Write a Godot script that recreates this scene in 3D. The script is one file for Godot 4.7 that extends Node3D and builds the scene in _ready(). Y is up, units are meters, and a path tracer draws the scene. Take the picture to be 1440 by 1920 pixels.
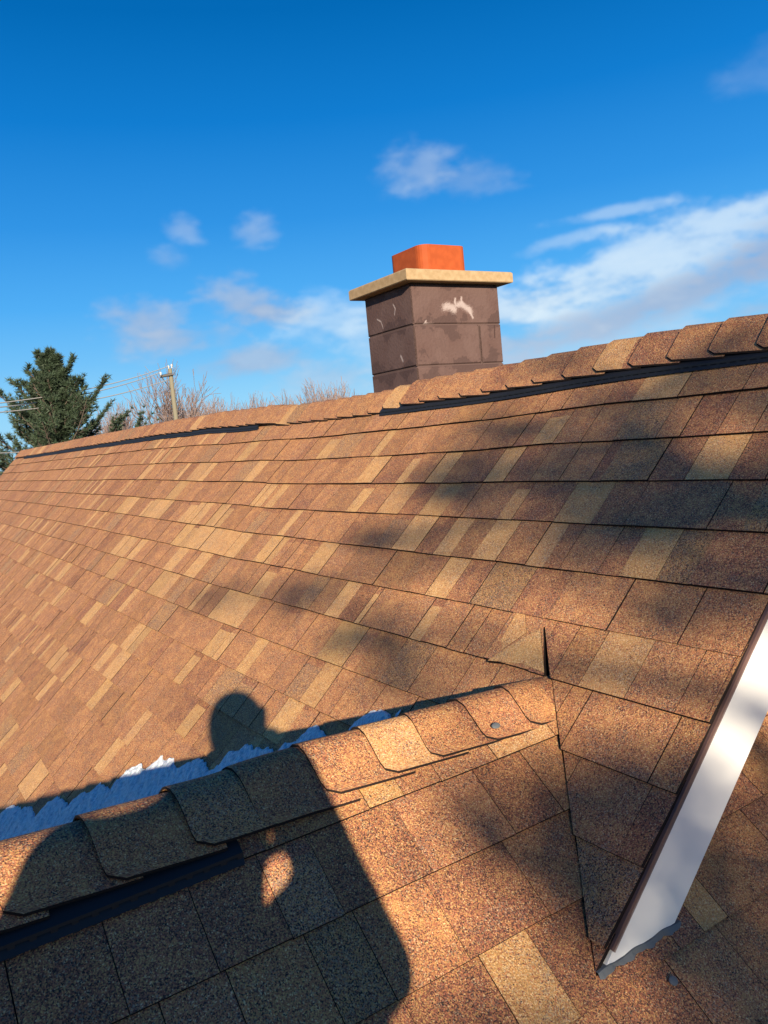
extends Node3D
# Asphalt shingle roof in low winter sun. x runs along the main ridge, z down the main slope, y up; metres; main ridge apex at y = 0.

const PM := 0.7658961          # pitch of the main roof
const PN := 0.6810651          # pitch of the lower cross gable
const XN := -1.04933           # its ridge runs along z at this x
const YN := -0.76216           # and this height
const E := 0.143               # exposure of a shingle course
const S0 := 0.11059            # main roof: course k ends at S0 + k E
const T0 := 0.28261            # gable roof: course j ends at T0 + j E
const XRAKE := -0.6295         # right rake edge of the main roof
const XEND := -12.5            # far rake edge
const GROUND := -6.5
const CAM := Vector3(0.24931, -0.18908, 2.03111)

var rng := RandomNumberGenerator.new()
var fine := FastNoiseLite.new()
var M := {}
var cam: Camera3D
var taken := {}

# ---------------------------------------------------------------- mesh builder
class MB:
	var v := {}
	var n := {}
	var u := {}
	var c := {}
	var colored := false
	func slot(m: int) -> void:
		if not v.has(m):
			v[m] = PackedVector3Array(); n[m] = PackedVector3Array(); u[m] = PackedVector2Array(); c[m] = PackedColorArray()
	func tri(m: int, a: Vector3, b: Vector3, d: Vector3, out: Vector3, ua := Vector2.ZERO, ub := Vector2.ZERO, ud := Vector2.ZERO, col := Color.WHITE) -> void:
		slot(m)
		var nn := (d - a).cross(b - a)
		if nn.length_squared() < 1e-16:
			return
		nn = nn.normalized()
		if nn.dot(out) < 0.0:
			nn = -nn
			v[m].append_array([a, d, b]); u[m].append_array([ua, ud, ub])
		else:
			v[m].append_array([a, b, d]); u[m].append_array([ua, ub, ud])
		n[m].append_array([nn, nn, nn]); c[m].append_array([col, col, col])
	func quad(m: int, a: Vector3, b: Vector3, d: Vector3, e: Vector3, out: Vector3, uv := [], col := Color.WHITE) -> void:
		if uv.is_empty():
			uv = [Vector2.ZERO, Vector2.ZERO, Vector2.ZERO, Vector2.ZERO]
		tri(m, a, b, d, out, uv[0], uv[1], uv[2], col)
		tri(m, a, d, e, out, uv[0], uv[2], uv[3], col)
	func smooth(m: int, p: Array, nn: Array, uv: Array, col := Color.WHITE) -> void:
		# three corners with their own normals, wound clockwise as seen from outside
		slot(m)
		var f: Vector3 = (p[2] - p[0]).cross(p[1] - p[0])
		var o := [0, 1, 2] if f.dot(nn[0] + nn[1] + nn[2]) >= 0.0 else [0, 2, 1]
		for i in o:
			v[m].append(p[i]); n[m].append(nn[i]); u[m].append(uv[i]); c[m].append(col)
	func box(m: int, lo: Vector3, hi: Vector3, col := Color.WHITE) -> void:
		var q := func(a, b, d, e, out): quad(m, a, b, d, e, out, [], col)
		var p := []
		for i in 8:
			p.append(Vector3(hi.x if i & 1 else lo.x, hi.y if i & 2 else lo.y, hi.z if i & 4 else lo.z))
		q.call(p[0], p[2], p[6], p[4], Vector3.LEFT); q.call(p[1], p[3], p[7], p[5], Vector3.RIGHT)
		q.call(p[0], p[1], p[5], p[4], Vector3.DOWN); q.call(p[2], p[3], p[7], p[6], Vector3.UP)
		q.call(p[0], p[1], p[3], p[2], Vector3.FORWARD); q.call(p[4], p[5], p[7], p[6], Vector3.BACK)
	func tube(m: int, a: Vector3, b: Vector3, ra: float, rb: float, sides := 5, col := Color.WHITE, caps := true) -> void:
		var d := (b - a).normalized()
		var s := d.cross(Vector3.UP if absf(d.y) < 0.9 else Vector3.RIGHT).normalized()
		var t := d.cross(s)
		for i in sides:
			var w := [TAU * i / sides, TAU * (i + 1) / sides]
			var o0: Vector3 = s * cos(w[0]) + t * sin(w[0])
			var o1: Vector3 = s * cos(w[1]) + t * sin(w[1])
			var U0 := Vector2(float(i) / sides, 0); var U1 := Vector2(float(i + 1) / sides, 0); var L := Vector2(0, a.distance_to(b))
			smooth(m, [a + o0 * ra, a + o1 * ra, b + o1 * rb], [o0, o1, o1], [U0, U1, U1 + L], col)
			smooth(m, [a + o0 * ra, b + o1 * rb, b + o0 * rb], [o0, o1, o0], [U0, U1 + L, U0 + L], col)
			if caps:
				tri(m, a, a + o0 * ra, a + o1 * ra, -d, U0, U0, U0, col); tri(m, b, b + o0 * rb, b + o1 * rb, d, U0, U0, U0, col)
	func mesh(mats: Array) -> ArrayMesh:
		var am := ArrayMesh.new()
		for m in v:
			if v[m].is_empty():
				continue
			var ar := []
			ar.resize(Mesh.ARRAY_MAX)
			ar[Mesh.ARRAY_VERTEX] = v[m]; ar[Mesh.ARRAY_NORMAL] = n[m]; ar[Mesh.ARRAY_TEX_UV] = u[m]
			if colored:
				ar[Mesh.ARRAY_COLOR] = c[m]
			am.add_surface_from_arrays(Mesh.PRIMITIVE_TRIANGLES, ar)
			am.surface_set_material(am.get_surface_count() - 1, mats[m])
		return am

func put(called: String, mesh: Mesh, parent: Node = self, at := Vector3.ZERO) -> MeshInstance3D:
	var o := MeshInstance3D.new()
	o.name = called; o.mesh = mesh; o.position = at
	parent.add_child(o, true)
	return o
func numbered(called: String) -> String:
	var k: int = taken.get(called, -1) + 1
	taken[called] = k
	return called if k == 0 else "%s_%03d" % [called, k]
func base(called: String, label: String, category: String, group := "", at := Vector3.ZERO) -> Node3D:
	var o := Node3D.new()
	o.name = numbered(called); o.position = at
	add_child(o)
	return tag(o, label, category, group)
func tag(o: Node3D, label := "", category := "", group := "", kind := "") -> Node3D:
	if label: o.set_meta("label", label)
	if category: o.set_meta("category", category)
	if group: o.set_meta("group", group)
	if kind: o.set_meta("kind", kind)
	return o

# ---------------------------------------------------------------- textures and materials
func lin(r: float, g: float, b: float) -> Color:
	return Color(r, g, b).linear_to_srgb()
func plain(r: float, g: float, b: float, rough := 0.9, spec := 0.3) -> StandardMaterial3D:
	var m := StandardMaterial3D.new()
	m.albedo_color = lin(r, g, b); m.roughness = rough; m.metallic_specular = spec
	return m

const GRAIN := [[0.50, 0.275, 0.105], [0.60, 0.41, 0.22], [0.43, 0.180, 0.078], [0.275, 0.100, 0.060], [0.105, 0.048, 0.036], [0.03, 0.022, 0.02], [0.27, 0.185, 0.125]]
# share of tan, cream, orange, rust, dark brown, black, grey granules
const BLEND := [[0.56, 0.20, 0.14, 0.05, 0.03, 0.01, 0.01], [0.24, 0.06, 0.34, 0.19, 0.11, 0.04, 0.02], [0.15, 0.04, 0.24, 0.31, 0.18, 0.07, 0.01], [0.32, 0.05, 0.12, 0.10, 0.12, 0.08, 0.21]]

func granules(kind: int, size: int) -> ImageTexture:
	var r := RandomNumberGenerator.new(); r.seed = 77 + kind
	var clump := FastNoiseLite.new(); clump.seed = 5 + kind; clump.frequency = 0.022; clump.fractal_octaves = 3
	var bytes := PackedByteArray(); bytes.resize(size * size * 3)
	var pal := []
	for g in GRAIN:
		var q := lin(g[0], g[1], g[2]); pal.append([q.r * 255.0, q.g * 255.0, q.b * 255.0])
	var cum := []
	var acc := 0.0
	for w in BLEND[kind]:
		acc += w; cum.append(acc)
	var half := size / 2
	var cell := PackedByteArray(); cell.resize(half * half)
	var drift := PackedFloat32Array(); drift.resize(half * half)
	for y in half:
		for x in half:
			# the noise is folded so that the texture tiles
			var fx := minf(x, half - x); var fy := minf(y, half - y)
			var d := clump.get_noise_2d(fx, fy)
			var q := clampf(r.randf() + d * 0.28, 0.0, 0.9999)
			var k := 0
			while cum[k] < q and k < 6:
				k += 1
			cell[y * half + x] = k
			drift[y * half + x] = 0.86 + 0.28 * r.randf()
	var i := 0
	for y in size:
		for x in size:
			var cx := int((x + r.randf() * 1.3) * 0.5) % half
			var cy := int((y + r.randf() * 1.3) * 0.5) % half
			var at := cy * half + cx
			var p: Array = pal[cell[at]]
			var f := drift[at]
			bytes[i] = mini(255, int(p[0] * f)); bytes[i + 1] = mini(255, int(p[1] * f)); bytes[i + 2] = mini(255, int(p[2] * f))
			i += 3
	return ImageTexture.create_from_image(Image.create_from_data(size, size, false, Image.FORMAT_RGB8, bytes))

func granule_normals(size: int) -> ImageTexture:
	var r := RandomNumberGenerator.new(); r.seed = 9
	var bytes := PackedByteArray(); bytes.resize(size * size)
	for i in size * size:
		bytes[i] = r.randi() & 255
	var im := Image.create_from_data(size, size, false, Image.FORMAT_L8, bytes)
	im.resize(size * 2, size * 2, Image.INTERPOLATE_CUBIC)
	im.convert(Image.FORMAT_RGBA8)
	im.bump_map_to_normal_map(2.0)
	return ImageTexture.create_from_image(im)

func noise_tex(freq: float, lo: Color, hi: Color, oct := 4, size := 512, sd := 1) -> NoiseTexture2D:
	var t := NoiseTexture2D.new()
	var f := FastNoiseLite.new(); f.frequency = freq; f.fractal_octaves = oct; f.seed = sd
	t.noise = f; t.width = size; t.height = size; t.seamless = true
	var g := Gradient.new(); g.set_color(0, lo); g.set_color(1, hi)
	t.color_ramp = g
	return t

func stroke(im: Image, pts: Array, rad: float, col: Color, seed_: int) -> void:
	# a chalky smear: specks thrown around a polyline
	var r := RandomNumberGenerator.new(); r.seed = seed_
	var s := float(im.get_width())
	for i in pts.size() - 1:
		var a: Vector2 = pts[i] * s
		var b: Vector2 = pts[i + 1] * s
		for k in int(a.distance_to(b) * rad * 2.4):
			var q := a.lerp(b, r.randf()) + Vector2(r.randfn(), r.randfn()) * rad * 0.55
			for dx in 3:
				for dy in 3:
					var x := int(q.x) + dx; var y := int(q.y) + dy
					if x >= 0 and y >= 0 and x < im.get_width() and y < im.get_height():
						im.set_pixel(x, y, im.get_pixel(x, y).lerp(col, 0.22))

func chimney_paint(side: int) -> StandardMaterial3D:
	var s := 512
	var im := Image.create(s, s, false, Image.FORMAT_RGB8)
	var f := FastNoiseLite.new(); f.seed = 31 + side; f.frequency = 0.0045; f.fractal_octaves = 5
	var g := FastNoiseLite.new(); g.seed = 91 + side; g.frequency = 0.06; g.fractal_octaves = 3
	var r := RandomNumberGenerator.new(); r.seed = side
	var light := Color(0.083, 0.048, 0.042); var wet := Color(0.050, 0.030, 0.028); var pale := Color(0.104, 0.065, 0.058)
	for y in s:
		for x in s:
			var a := f.get_noise_2d(x, y * 1.3) + 0.12 * g.get_noise_2d(x, y)
			# damp runs along the bed joints, with a ragged outline of their own
			var joint := absf(fposmod(y / float(s) * 3.0 + 0.5, 1.0) - 0.5) * 2.0
			var damp := smoothstep(-0.02, 0.05, a + (0.20 - joint) * (0.55 if side == 0 else 0.95))
			var rim := smoothstep(0.05, 0.0, absf(a + 0.12)) * 0.25
			var c := light.lerp(pale, clampf(0.5 - a * 1.6, 0.0, 1.0) * 0.7).lerp(wet, clampf(damp * 0.62 + rim, 0.0, 1.0))
			c = c * (0.93 + 0.14 * r.randf())
			im.set_pixel(x, y, c.linear_to_srgb())
	var t := Color(0.58, 0.53, 0.52)
	if side == 0:
		stroke(im, [Vector2(0.34, 0.195), Vector2(0.40, 0.18), Vector2(0.47, 0.205), Vector2(0.44, 0.215)], 15, t, 1)
		stroke(im, [Vector2(0.50, 0.175), Vector2(0.54, 0.16), Vector2(0.585, 0.185), Vector2(0.64, 0.21), Vector2(0.655, 0.235)], 13, t, 2)
		stroke(im, [Vector2(0.485, 0.115), Vector2(0.475, 0.15), Vector2(0.49, 0.18)], 5, t, 3)
		stroke(im, [Vector2(0.555, 0.105), Vector2(0.55, 0.14), Vector2(0.575, 0.17)], 5, t, 4)
		stroke(im, [Vector2(0.62, 0.20), Vector2(0.67, 0.28)], 5, t, 5)
		stroke(im, [Vector2(0.14, 0.30), Vector2(0.12, 0.32), Vector2(0.22, 0.325)], 3, t, 6)
		stroke(im, [Vector2(0.40, 0.325), Vector2(0.90, 0.33)], 2, t, 7)
		stroke(im, [Vector2(0.74, 0.34), Vector2(0.735, 0.44), Vector2(0.72, 0.52), Vector2(0.735, 0.60)], 2.5, Color(0.16, 0.12, 0.11), 8)
		stroke(im, [Vector2(0.92, 0.34), Vector2(0.91, 0.45)], 3, Color(0.22, 0.16, 0.15), 9)
	else:
		stroke(im, [Vector2(0.62, 0.12), Vector2(0.66, 0.16), Vector2(0.63, 0.21)], 4, t, 11)
		stroke(im, [Vector2(0.24, 0.20), Vector2(0.33, 0.23), Vector2(0.36, 0.29)], 3, t, 12)
		stroke(im, [Vector2(0.68, 0.55), Vector2(0.72, 0.60)], 6, t, 13)
		stroke(im, [Vector2(0.05, 0.335), Vector2(0.95, 0.335)], 1.6, Color(0.4, 0.36, 0.35), 14)
	var m := StandardMaterial3D.new()
	m.albedo_texture = ImageTexture.create_from_image(im); m.roughness = 0.75; m.metallic_specular = 0.35
	return m

func materials() -> void:
	var nrm := granule_normals(512)
	for k in 4:
		var m := StandardMaterial3D.new()
		m.albedo_texture = granules(k, 1024)
		m.normal_enabled = true; m.normal_texture = nrm; m.normal_scale = 0.6
		m.roughness = 0.8; m.metallic_specular = 0.35
		m.vertex_color_use_as_albedo = true
		M["shingle%d" % k] = m
	M.asphalt = plain(0.018, 0.013, 0.012, 0.95, 0.2)
	M.deck = plain(0.02, 0.016, 0.015, 0.95, 0.2)
	M.vent = plain(0.012, 0.013, 0.017, 0.6, 0.4)
	M.white = plain(0.70, 0.70, 0.69, 0.4, 0.5)
	M.drip = plain(0.115, 0.066, 0.058, 0.45, 0.5)
	M.seal = plain(0.095, 0.105, 0.115, 0.6, 0.4)
	M.siding = plain(0.5, 0.49, 0.46, 0.7)
	M.chim_x = chimney_paint(0)
	M.chim_z = chimney_paint(1)
	var rough := noise_tex(0.05, Color(0, 0, 0), Color(1, 1, 1), 5, 512, 15); rough.as_normal_map = true; rough.bump_strength = 3.0
	for m in [M.chim_x, M.chim_z]:
		m.normal_enabled = true; m.normal_texture = rough; m.normal_scale = 0.4
	M.mortar = plain(0.085, 0.055, 0.05)
	M.flue = plain(0.33, 0.068, 0.018, 0.7)
	M.flue.albedo_texture = noise_tex(0.02, Color(0.88, 0.86, 0.84), Color(1, 1, 1), 5, 256, 3)
	M.flue.uv1_triplanar = true; M.flue.uv1_scale = Vector3.ONE * 3.0
	M.cream = plain(0.36, 0.26, 0.155, 0.85)
	M.cream.albedo_texture = noise_tex(0.03, Color(0.86, 0.84, 0.80), Color(1, 1, 1), 5, 256, 4)
	M.cream.uv1_triplanar = true; M.cream.uv1_scale = Vector3.ONE * 3.0
	M.soot = plain(0.01, 0.01, 0.01)
	M.snow = plain(0.86, 0.87, 0.88, 0.7, 0.3)
	M.snow.albedo_texture = noise_tex(0.035, Color(0.62, 0.66, 0.70), Color(1, 1, 1), 5, 512, 6)
	M.snow.uv1_scale = Vector3(9.0, 3.5, 1.0)
	M.snow.subsurf_scatter_enabled = true; M.snow.subsurf_scatter_strength = 0.2
	M.ground = plain(0.24, 0.20, 0.11)
	M.ground.albedo_texture = noise_tex(0.01, Color(0.6, 0.6, 0.55), Color(1, 1, 1), 5)
	M.ground.uv1_triplanar = true; M.ground.uv1_scale = Vector3.ONE * 0.05
	M.bark = plain(0.11, 0.085, 0.07)
	M.twig = plain(0.23, 0.17, 0.155)
	M.needle = StandardMaterial3D.new()
	M.needle.vertex_color_use_as_albedo = true; M.needle.roughness = 0.7; M.needle.backlight = Color(0.10, 0.13, 0.05)
	M.pole = plain(0.17, 0.155, 0.115)
	M.pole_dark = plain(0.10, 0.09, 0.08)
	M.ceramic = plain(0.5, 0.48, 0.45, 0.4)
	M.wire = plain(0.38, 0.37, 0.35, 0.5)
	M.cloth = StandardMaterial3D.new(); M.cloth.vertex_color_use_as_albedo = true; M.cloth.roughness = 0.9
	M.phone = plain(0.02, 0.02, 0.022, 0.3, 0.5)
	M.lens = plain(0.01, 0.01, 0.015, 0.05, 0.8)
	M.screen = plain(0.01, 0.01, 0.012, 0.08, 0.6)

# ---------------------------------------------------------------- sky
func sky_colour(el: float) -> Vector3:
	var stops := [[-90.0, Vector3(0.07, 0.065, 0.05)], [-2.0, Vector3(0.10, 0.10, 0.09)], [0.0, Vector3(0.42, 0.74, 0.95)], [3.5, Vector3(0.30, 0.67, 0.97)], [6.5, Vector3(0.175, 0.545, 0.955)], [10.0, Vector3(0.085, 0.43, 0.92)], [15.0, Vector3(0.032, 0.30, 0.79)], [21.0, Vector3(0.006, 0.205, 0.64)], [27.0, Vector3(0.001, 0.142, 0.475)], [45.0, Vector3(0.002, 0.095, 0.34)], [90.0, Vector3(0.003, 0.07, 0.27)]]
	for i in stops.size() - 1:
		if el <= stops[i + 1][0]:
			var t: float = (el - stops[i][0]) / (stops[i + 1][0] - stops[i][0])
			return stops[i][1].lerp(stops[i + 1][1], t)
	return stops[-1][1]

func make_sky() -> PanoramaSkyMaterial:
	var w := 3072; var h := 1536
	var px := PackedFloat32Array(); px.resize(w * h * 3)
	var f := FastNoiseLite.new(); f.seed = 4; f.frequency = 0.17; f.fractal_octaves = 6; f.fractal_gain = 0.56
	# azimuth, elevation, half width, half height, lean, amount, whiteness
	var cl := [[-52.3, 17.2, 2.7, 1.7, 0.0, 0.52, 0.62], [-49.2, 16.3, 3.4, 1.3, -0.1, 0.36, 0.5], [-68.8, 14.7, 1.4, 0.9, -0.2, 0.45, 0.7], [-64.2, 14.3, 1.7, 1.2, 0.0, 0.52, 0.65], [-70.3, 12.9, 1.4, 0.8, 0.0, 0.34, 0.6],
		[-65.6, 9.9, 3.6, 1.7, -0.18, 1.0, 0.42], [-63.6, 9.0, 3.4, 1.0, -0.1, 0.9, 0.35], [-72.2, 9.0, 3.4, 1.8, 0.0, 1.0, 0.42], [-70.0, 7.7, 4.6, 1.2, 0.05, 0.9, 0.42], [-65.4, 5.9, 4.8, 1.2, 0.06, 1.0, 0.4], [-59.5, 8.2, 4.6, 1.9, 0.05, 0.6, 0.95], [-60.0, 4.4, 4.6, 1.6, 0.0, 0.7, 0.6], [-56.5, 6.5, 4.0, 2.5, 0.0, 0.55, 0.9],
		[-39.5, 12.9, 4.2, 0.42, 0.02, 0.5, 0.95], [-43.0, 11.6, 4.0, 0.5, 0.12, 0.4, 0.95], [-40.0, 6.3, 14.0, 3.4, 0.12, 0.62, 0.80], [-36.5, 9.6, 14.0, 2.7, 0.20, 0.95, 0.97], [-47.0, 7.7, 5.0, 1.6, 0.10, 0.9, 0.92], [-35.5, 7.3, 12.5, 1.5, 0.22, 1.0, 0.18], [-29.5, 9.2, 5.5, 2.0, 0.2, 1.0, 0.12], [-47.0, 5.4, 5.5, 1.0, 0.08, 0.8, 0.45], [-31.5, 5.6, 4.0, 0.8, 0.1, 0.7, 0.5],
		[-29.0, 19.5, 4.0, 2.0, 0.1, 0.13, 0.8], [-20.0, 13.5, 9.0, 2.2, 0.2, 1.0, 0.8], [-14.0, 9.0, 10.0, 2.0, 0.1, 0.9, 0.4]]
	var r := RandomNumberGenerator.new(); r.seed = 12
	for i in 40:                                  # broken cloud goes on out of view, thickened to add neutral fill light
		cl.append([r.randf_range(-6.0, 262.0), r.randf_range(4.0, 44.0), r.randf_range(4.0, 15.0), r.randf_range(1.2, 4.5), r.randf_range(-0.1, 0.2), r.randf_range(0.6, 1.1), r.randf_range(0.35, 0.95)])
	for y in h:
		var el := 90.0 - 180.0 * (y + 0.5) / h
		var b := sky_colour(el) / 1.0
		var near := []
		for q in cl:
			if absf(el - q[1]) < q[3] * 1.8 + q[2] * 1.6 * absf(q[4]) + 0.6:
				near.append(q)
		for x in w:
			var az := fposmod(360.0 * (x + 0.5) / w + 180.0, 360.0) - 180.0
			var c := b
			var nz := 9.0
			if not near.is_empty():
				for q in near:
					var dx: float = fposmod(az - q[0] + 180.0, 360.0) - 180.0
					if absf(dx) > q[2] * 1.6:
						continue
					if nz > 5.0:
						nz = f.get_noise_3d(az * 1.0, el * 2.3, 0.0) + 0.35 * f.get_noise_3d(az * 3.1, el * 7.0, 9.0)
					var dy: float = (el - q[1] - dx * q[4]) / q[3]
					dx /= q[2]
					var d := 1.0 - sqrt(dx * dx + dy * dy)
					var a: float = smoothstep(-0.22, 0.85, d + nz * 0.82) * q[5]
					if d < -0.6:
						a = 0.0
					a *= smoothstep(-0.6, -0.1, d)
					var wh := clampf(q[6] + nz * 0.25, 0.0, 1.0)
					var cc := Vector3(0.34, 0.44, 0.64).lerp(Vector3(0.74, 0.88, 0.98), wh * wh)
					c = c.lerp(cc, clampf(a, 0.0, 1.0) * 0.72)
			var i := (y * w + x) * 3
			px[i] = c.x; px[i + 1] = c.y; px[i + 2] = c.z
	var m := PanoramaSkyMaterial.new()
	m.panorama = ImageTexture.create_from_image(Image.create_from_data(w, h, false, Image.FORMAT_RGBF, px.to_byte_array()))
	return m

# ---------------------------------------------------------------- roof surfaces
func sag(x: float, s: float) -> float:
	# the old deck is not true: it dips by the chimney and rises towards the far end
	var t := [[-13.0, 0.060], [-9.0, 0.055], [-6.0, 0.046], [-5.0, 0.034], [-4.0, 0.012], [-3.0, -0.006], [-2.0, -0.005], [-1.3, 0.004], [-0.6, 0.0], [1.0, 0.0]]
	var a := 0.0
	for i in t.size() - 1:
		if x >= t[i][0] and x <= t[i + 1][0]:
			var k: float = (x - t[i][0]) / (t[i + 1][0] - t[i][0])
			a = lerpf(t[i][1], t[i + 1][1], k * k * (3.0 - 2.0 * k))
	return a * clampf(1.0 - s / 1.7, 0.0, 1.0) + 0.0035 * fine.get_noise_2d(x * 60.0, s * 60.0)

func pm(x: float, s: float, h: float) -> Vector3:
	return Vector3(x, -s * sin(PM) + h * cos(PM) + sag(x, s), s * cos(PM) + h * sin(PM))
func pn(z: float, t: float, h: float) -> Vector3:
	return Vector3(XN + t * cos(PN) + h * sin(PN), YN - t * sin(PN) + h * cos(PN) + 0.003 * fine.get_noise_2d(z * 50.0, t * 50.0), z)
func valley(x: float) -> float:       # where the main slope meets the gable's near slope, as a distance down the main slope
	return (-YN + (x - XN) * tan(PN)) / sin(PM)

func shingle(b: MB, on: Callable, poly: PackedVector2Array, bottom: float, kind: int, lift: float, up: Vector3, band := 0.0, raised := 0.0, tone := 1.0) -> void:
	# one tab: poly in (along, down) coordinates; thickest at its lower edge
	var top := []
	var low := []
	var uvs := []
	var off := Vector2(rng.randf(), rng.randf()) * 7.0
	var mid := Vector2.ZERO
	for q in poly:
		mid += q / poly.size()
	for q in poly:
		var k := clampf((q.y - (bottom - E)) / E, -0.35, 1.1)
		var h := 0.004 + 0.0068 * k + lift * maxf(k, 0.0) + raised
		top.append(on.call(q.x, q.y, h)); low.append(on.call(q.x, q.y, h - 0.0058 - raised * 0.6))
		uvs.append(q / 0.85 + off)
	var col := Color(tone, tone * rng.randf_range(0.975, 1.015), tone * rng.randf_range(0.95, 1.03))
	if band > 0.0 and poly.size() == 4:
		# the upper part of the tab carries the darker granules of the blend
		var yb := bottom - E * (1.0 - band)
		var k0 := clampf((yb - poly[0].y) / (poly[3].y - poly[0].y), 0.05, 0.95)
		var a: Vector3 = top[0].lerp(top[3], k0); var c: Vector3 = top[1].lerp(top[2], k0)
		var ua: Vector2 = uvs[0].lerp(uvs[3], k0); var uc: Vector2 = uvs[1].lerp(uvs[2], k0)
		b.quad(2, top[0], top[1], c, a, up, [uvs[0], uvs[1], uc, ua], col)
		b.quad(kind, a, c, top[2], top[3], up, [ua, uc, uvs[2], uvs[3]], col)
	else:
		var t := Geometry2D.triangulate_polygon(poly)
		for i in range(0, t.size(), 3):
			b.tri(kind, top[t[i]], top[t[i + 1]], top[t[i + 2]], up, uvs[t[i]], uvs[t[i + 1]], uvs[t[i + 2]], col)
	for i in poly.size():
		var j := (i + 1) % poly.size()
		var mm: Vector2 = (poly[i] + poly[j]) * 0.5 - mid
		var out: Vector3 = on.call(mid.x + mm.x, mid.y + mm.y, 0.0) - on.call(mid.x, mid.y, 0.0)
		b.quad(4, top[i], top[j], low[j], low[i], out)

func seen_area(on: Callable, poly: PackedVector2Array, hidden: Callable) -> float:
	# how large a tab shows from where the photographer stands
	var f := 1503.0
	var mid := Vector2.ZERO
	var p2 := PackedVector2Array()
	for q in poly:
		mid += q / poly.size()
		var v: Vector3 = cam.transform.affine_inverse() * on.call(q.x, q.y, 0.01)
		if v.z > -0.1:
			return 0.0
		p2.append(Vector2(720 - f * v.x / v.z, 960 + f * v.y / v.z))
	if hidden.call(on.call(mid.x, mid.y, 0.01)):
		return 0.0
	var a := 0.0
	var inside := false
	for i in p2.size():
		a += p2[i].cross(p2[(i + 1) % p2.size()]) * 0.5
		inside = inside or (p2[i].x > 0 and p2[i].x < 1440 and p2[i].y > 0 and p2[i].y < 1920)
	return absf(a) if inside else 0.0

func mats() -> Array:
	return [M.shingle0, M.shingle1, M.shingle2, M.shingle3, M.asphalt]

func pick_kind(dark := 0.0, tan_ := 0.0) -> int:
	var q := rng.randf()
	if q < tan_:
		return 0
	if q > 1.0 - dark:
		return 2
	q = rng.randf()
	return 1 if q < 0.74 else (2 if q < 0.84 else (0 if q < 0.93 else 3))

func row_tabs(x0: float, x1: float, fixed: Array, wide := 1.0, dark := 0.0) -> Array:
	# tabs of one course from x0 to x1: the known ones and, between them, random widths
	var out := []
	var x := x0
	var add_run := func(a: float, b: float):
		while b - a > 0.001:
			var w := rng.randf_range(0.055, 0.19) * wide
			if b - a - w < 0.05:
				w = b - a
			if w > 0.24 * wide:
				w *= 0.5
			var k := pick_kind(dark, 0.07 if dark == 0.0 and a < -2.6 else 0.0)
			if k == 0 and w > 0.09 and b - a > 0.2:
				w *= 0.5
			out.append([a, a + w, k])
			a += w
	for q in fixed:
		var a: float = maxf(q[0], x)
		if q[1] - a < 0.03:
			continue
		if a - x > 0.02:
			add_run.call(x, a)
		else:
			a = x
		out.append([a, q[1], q[2]])
		x = q[1]
	if x < x1:
		add_run.call(x, x1)
	return out

const KNOWN := [[1,-1.370,-1.268,2],[1,-1.265,-1.114,0],[2,-3.902,-3.774,0],[2,-2.983,-2.875,0],[2,-2.956,-2.872,0],[2,-1.041,-0.938,2],[3,-4.253,-4.161,0],[3,-3.589,-3.469,0],[3,-2.478,-2.352,0],[3,-2.352,-2.192,2],[3,-2.192,-2.133,0],[3,-2.009,-1.911,0],[3,-1.806,-1.694,2],[3,-1.694,-1.598,0],[3,-1.590,-1.484,2],[3,-1.257,-1.219,2],[3,-1.213,-1.065,3],[3,-1.060,-0.959,2],[3,-0.957,-0.845,0],[3,-0.843,-0.754,2],[4,-4.561,-4.384,0],[4,-3.254,-3.176,0],[4,-3.134,-3.052,0],[4,-2.395,-2.311,0],[4,-2.181,-2.041,0],[4,-2.038,-1.922,2],[4,-1.922,-1.797,0],[4,-1.299,-1.167,0],[4,-1.090,-1.066,3],[4,-1.060,-0.833,2],[4,-0.828,-0.751,2],[4,-0.748,-0.698,3],[5,-5.241,-5.076,0],[5,-4.643,-4.463,0],[5,-3.863,-3.752,0],[5,-3.645,-3.566,0],[5,-1.941,-1.808,0],[5,-1.808,-1.714,2],[5,-1.714,-1.631,0],[5,-1.530,-1.425,0],[5,-0.996,-0.893,0],[5,-0.891,-0.812,3],[5,-0.808,-0.643,2],[6,-3.923,-3.789,0],[6,-3.501,-3.377,0],[6,-3.177,-3.057,0],[6,-2.855,-2.747,0],[6,-2.415,-2.285,0],[6,-1.632,-1.532,0],[6,-1.532,-1.426,2],[6,-1.426,-1.266,3],[7,-4.651,-4.486,0],[7,-4.433,-4.302,0],[7,-3.768,-3.623,0],[7,-3.452,-3.305,0],[7,-3.221,-3.097,3],[7,-2.689,-2.583,0],[7,-2.075,-1.982,0],[7,-1.982,-1.881,2],[7,-1.881,-1.850,0],[7,-1.580,-1.526,0],[7,-1.028,-0.945,1],[7,-0.939,-0.823,0],[7,-0.820,-0.704,1],[7,-0.701,-0.638,1],[8,-4.563,-4.376,0],[8,-3.752,-3.590,0],[8,-2.712,-2.583,0],[8,-1.959,-1.796,0],[8,-1.946,-1.803,0],[8,-1.937,-1.815,0],[8,-0.909,-0.691,1],[9,-3.435,-3.263,3],[9,-2.727,-2.620,0],[9,-1.900,-1.799,0],[10,-4.378,-4.231,0],[10,-3.562,-3.446,0],[10,-1.972,-1.865,0],[11,-3.703,-3.600,0],[11,-3.520,-3.371,0],[11,-3.506,-3.347,0],[11,-2.502,-2.410,0],[12,-4.375,-4.247,0],[12,-3.451,-3.340,0],[12,-2.849,-2.772,0],[13,-4.157,-4.062,0],[14,-4.703,-4.577,0],[15,-3.508,-3.396,0]]

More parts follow.
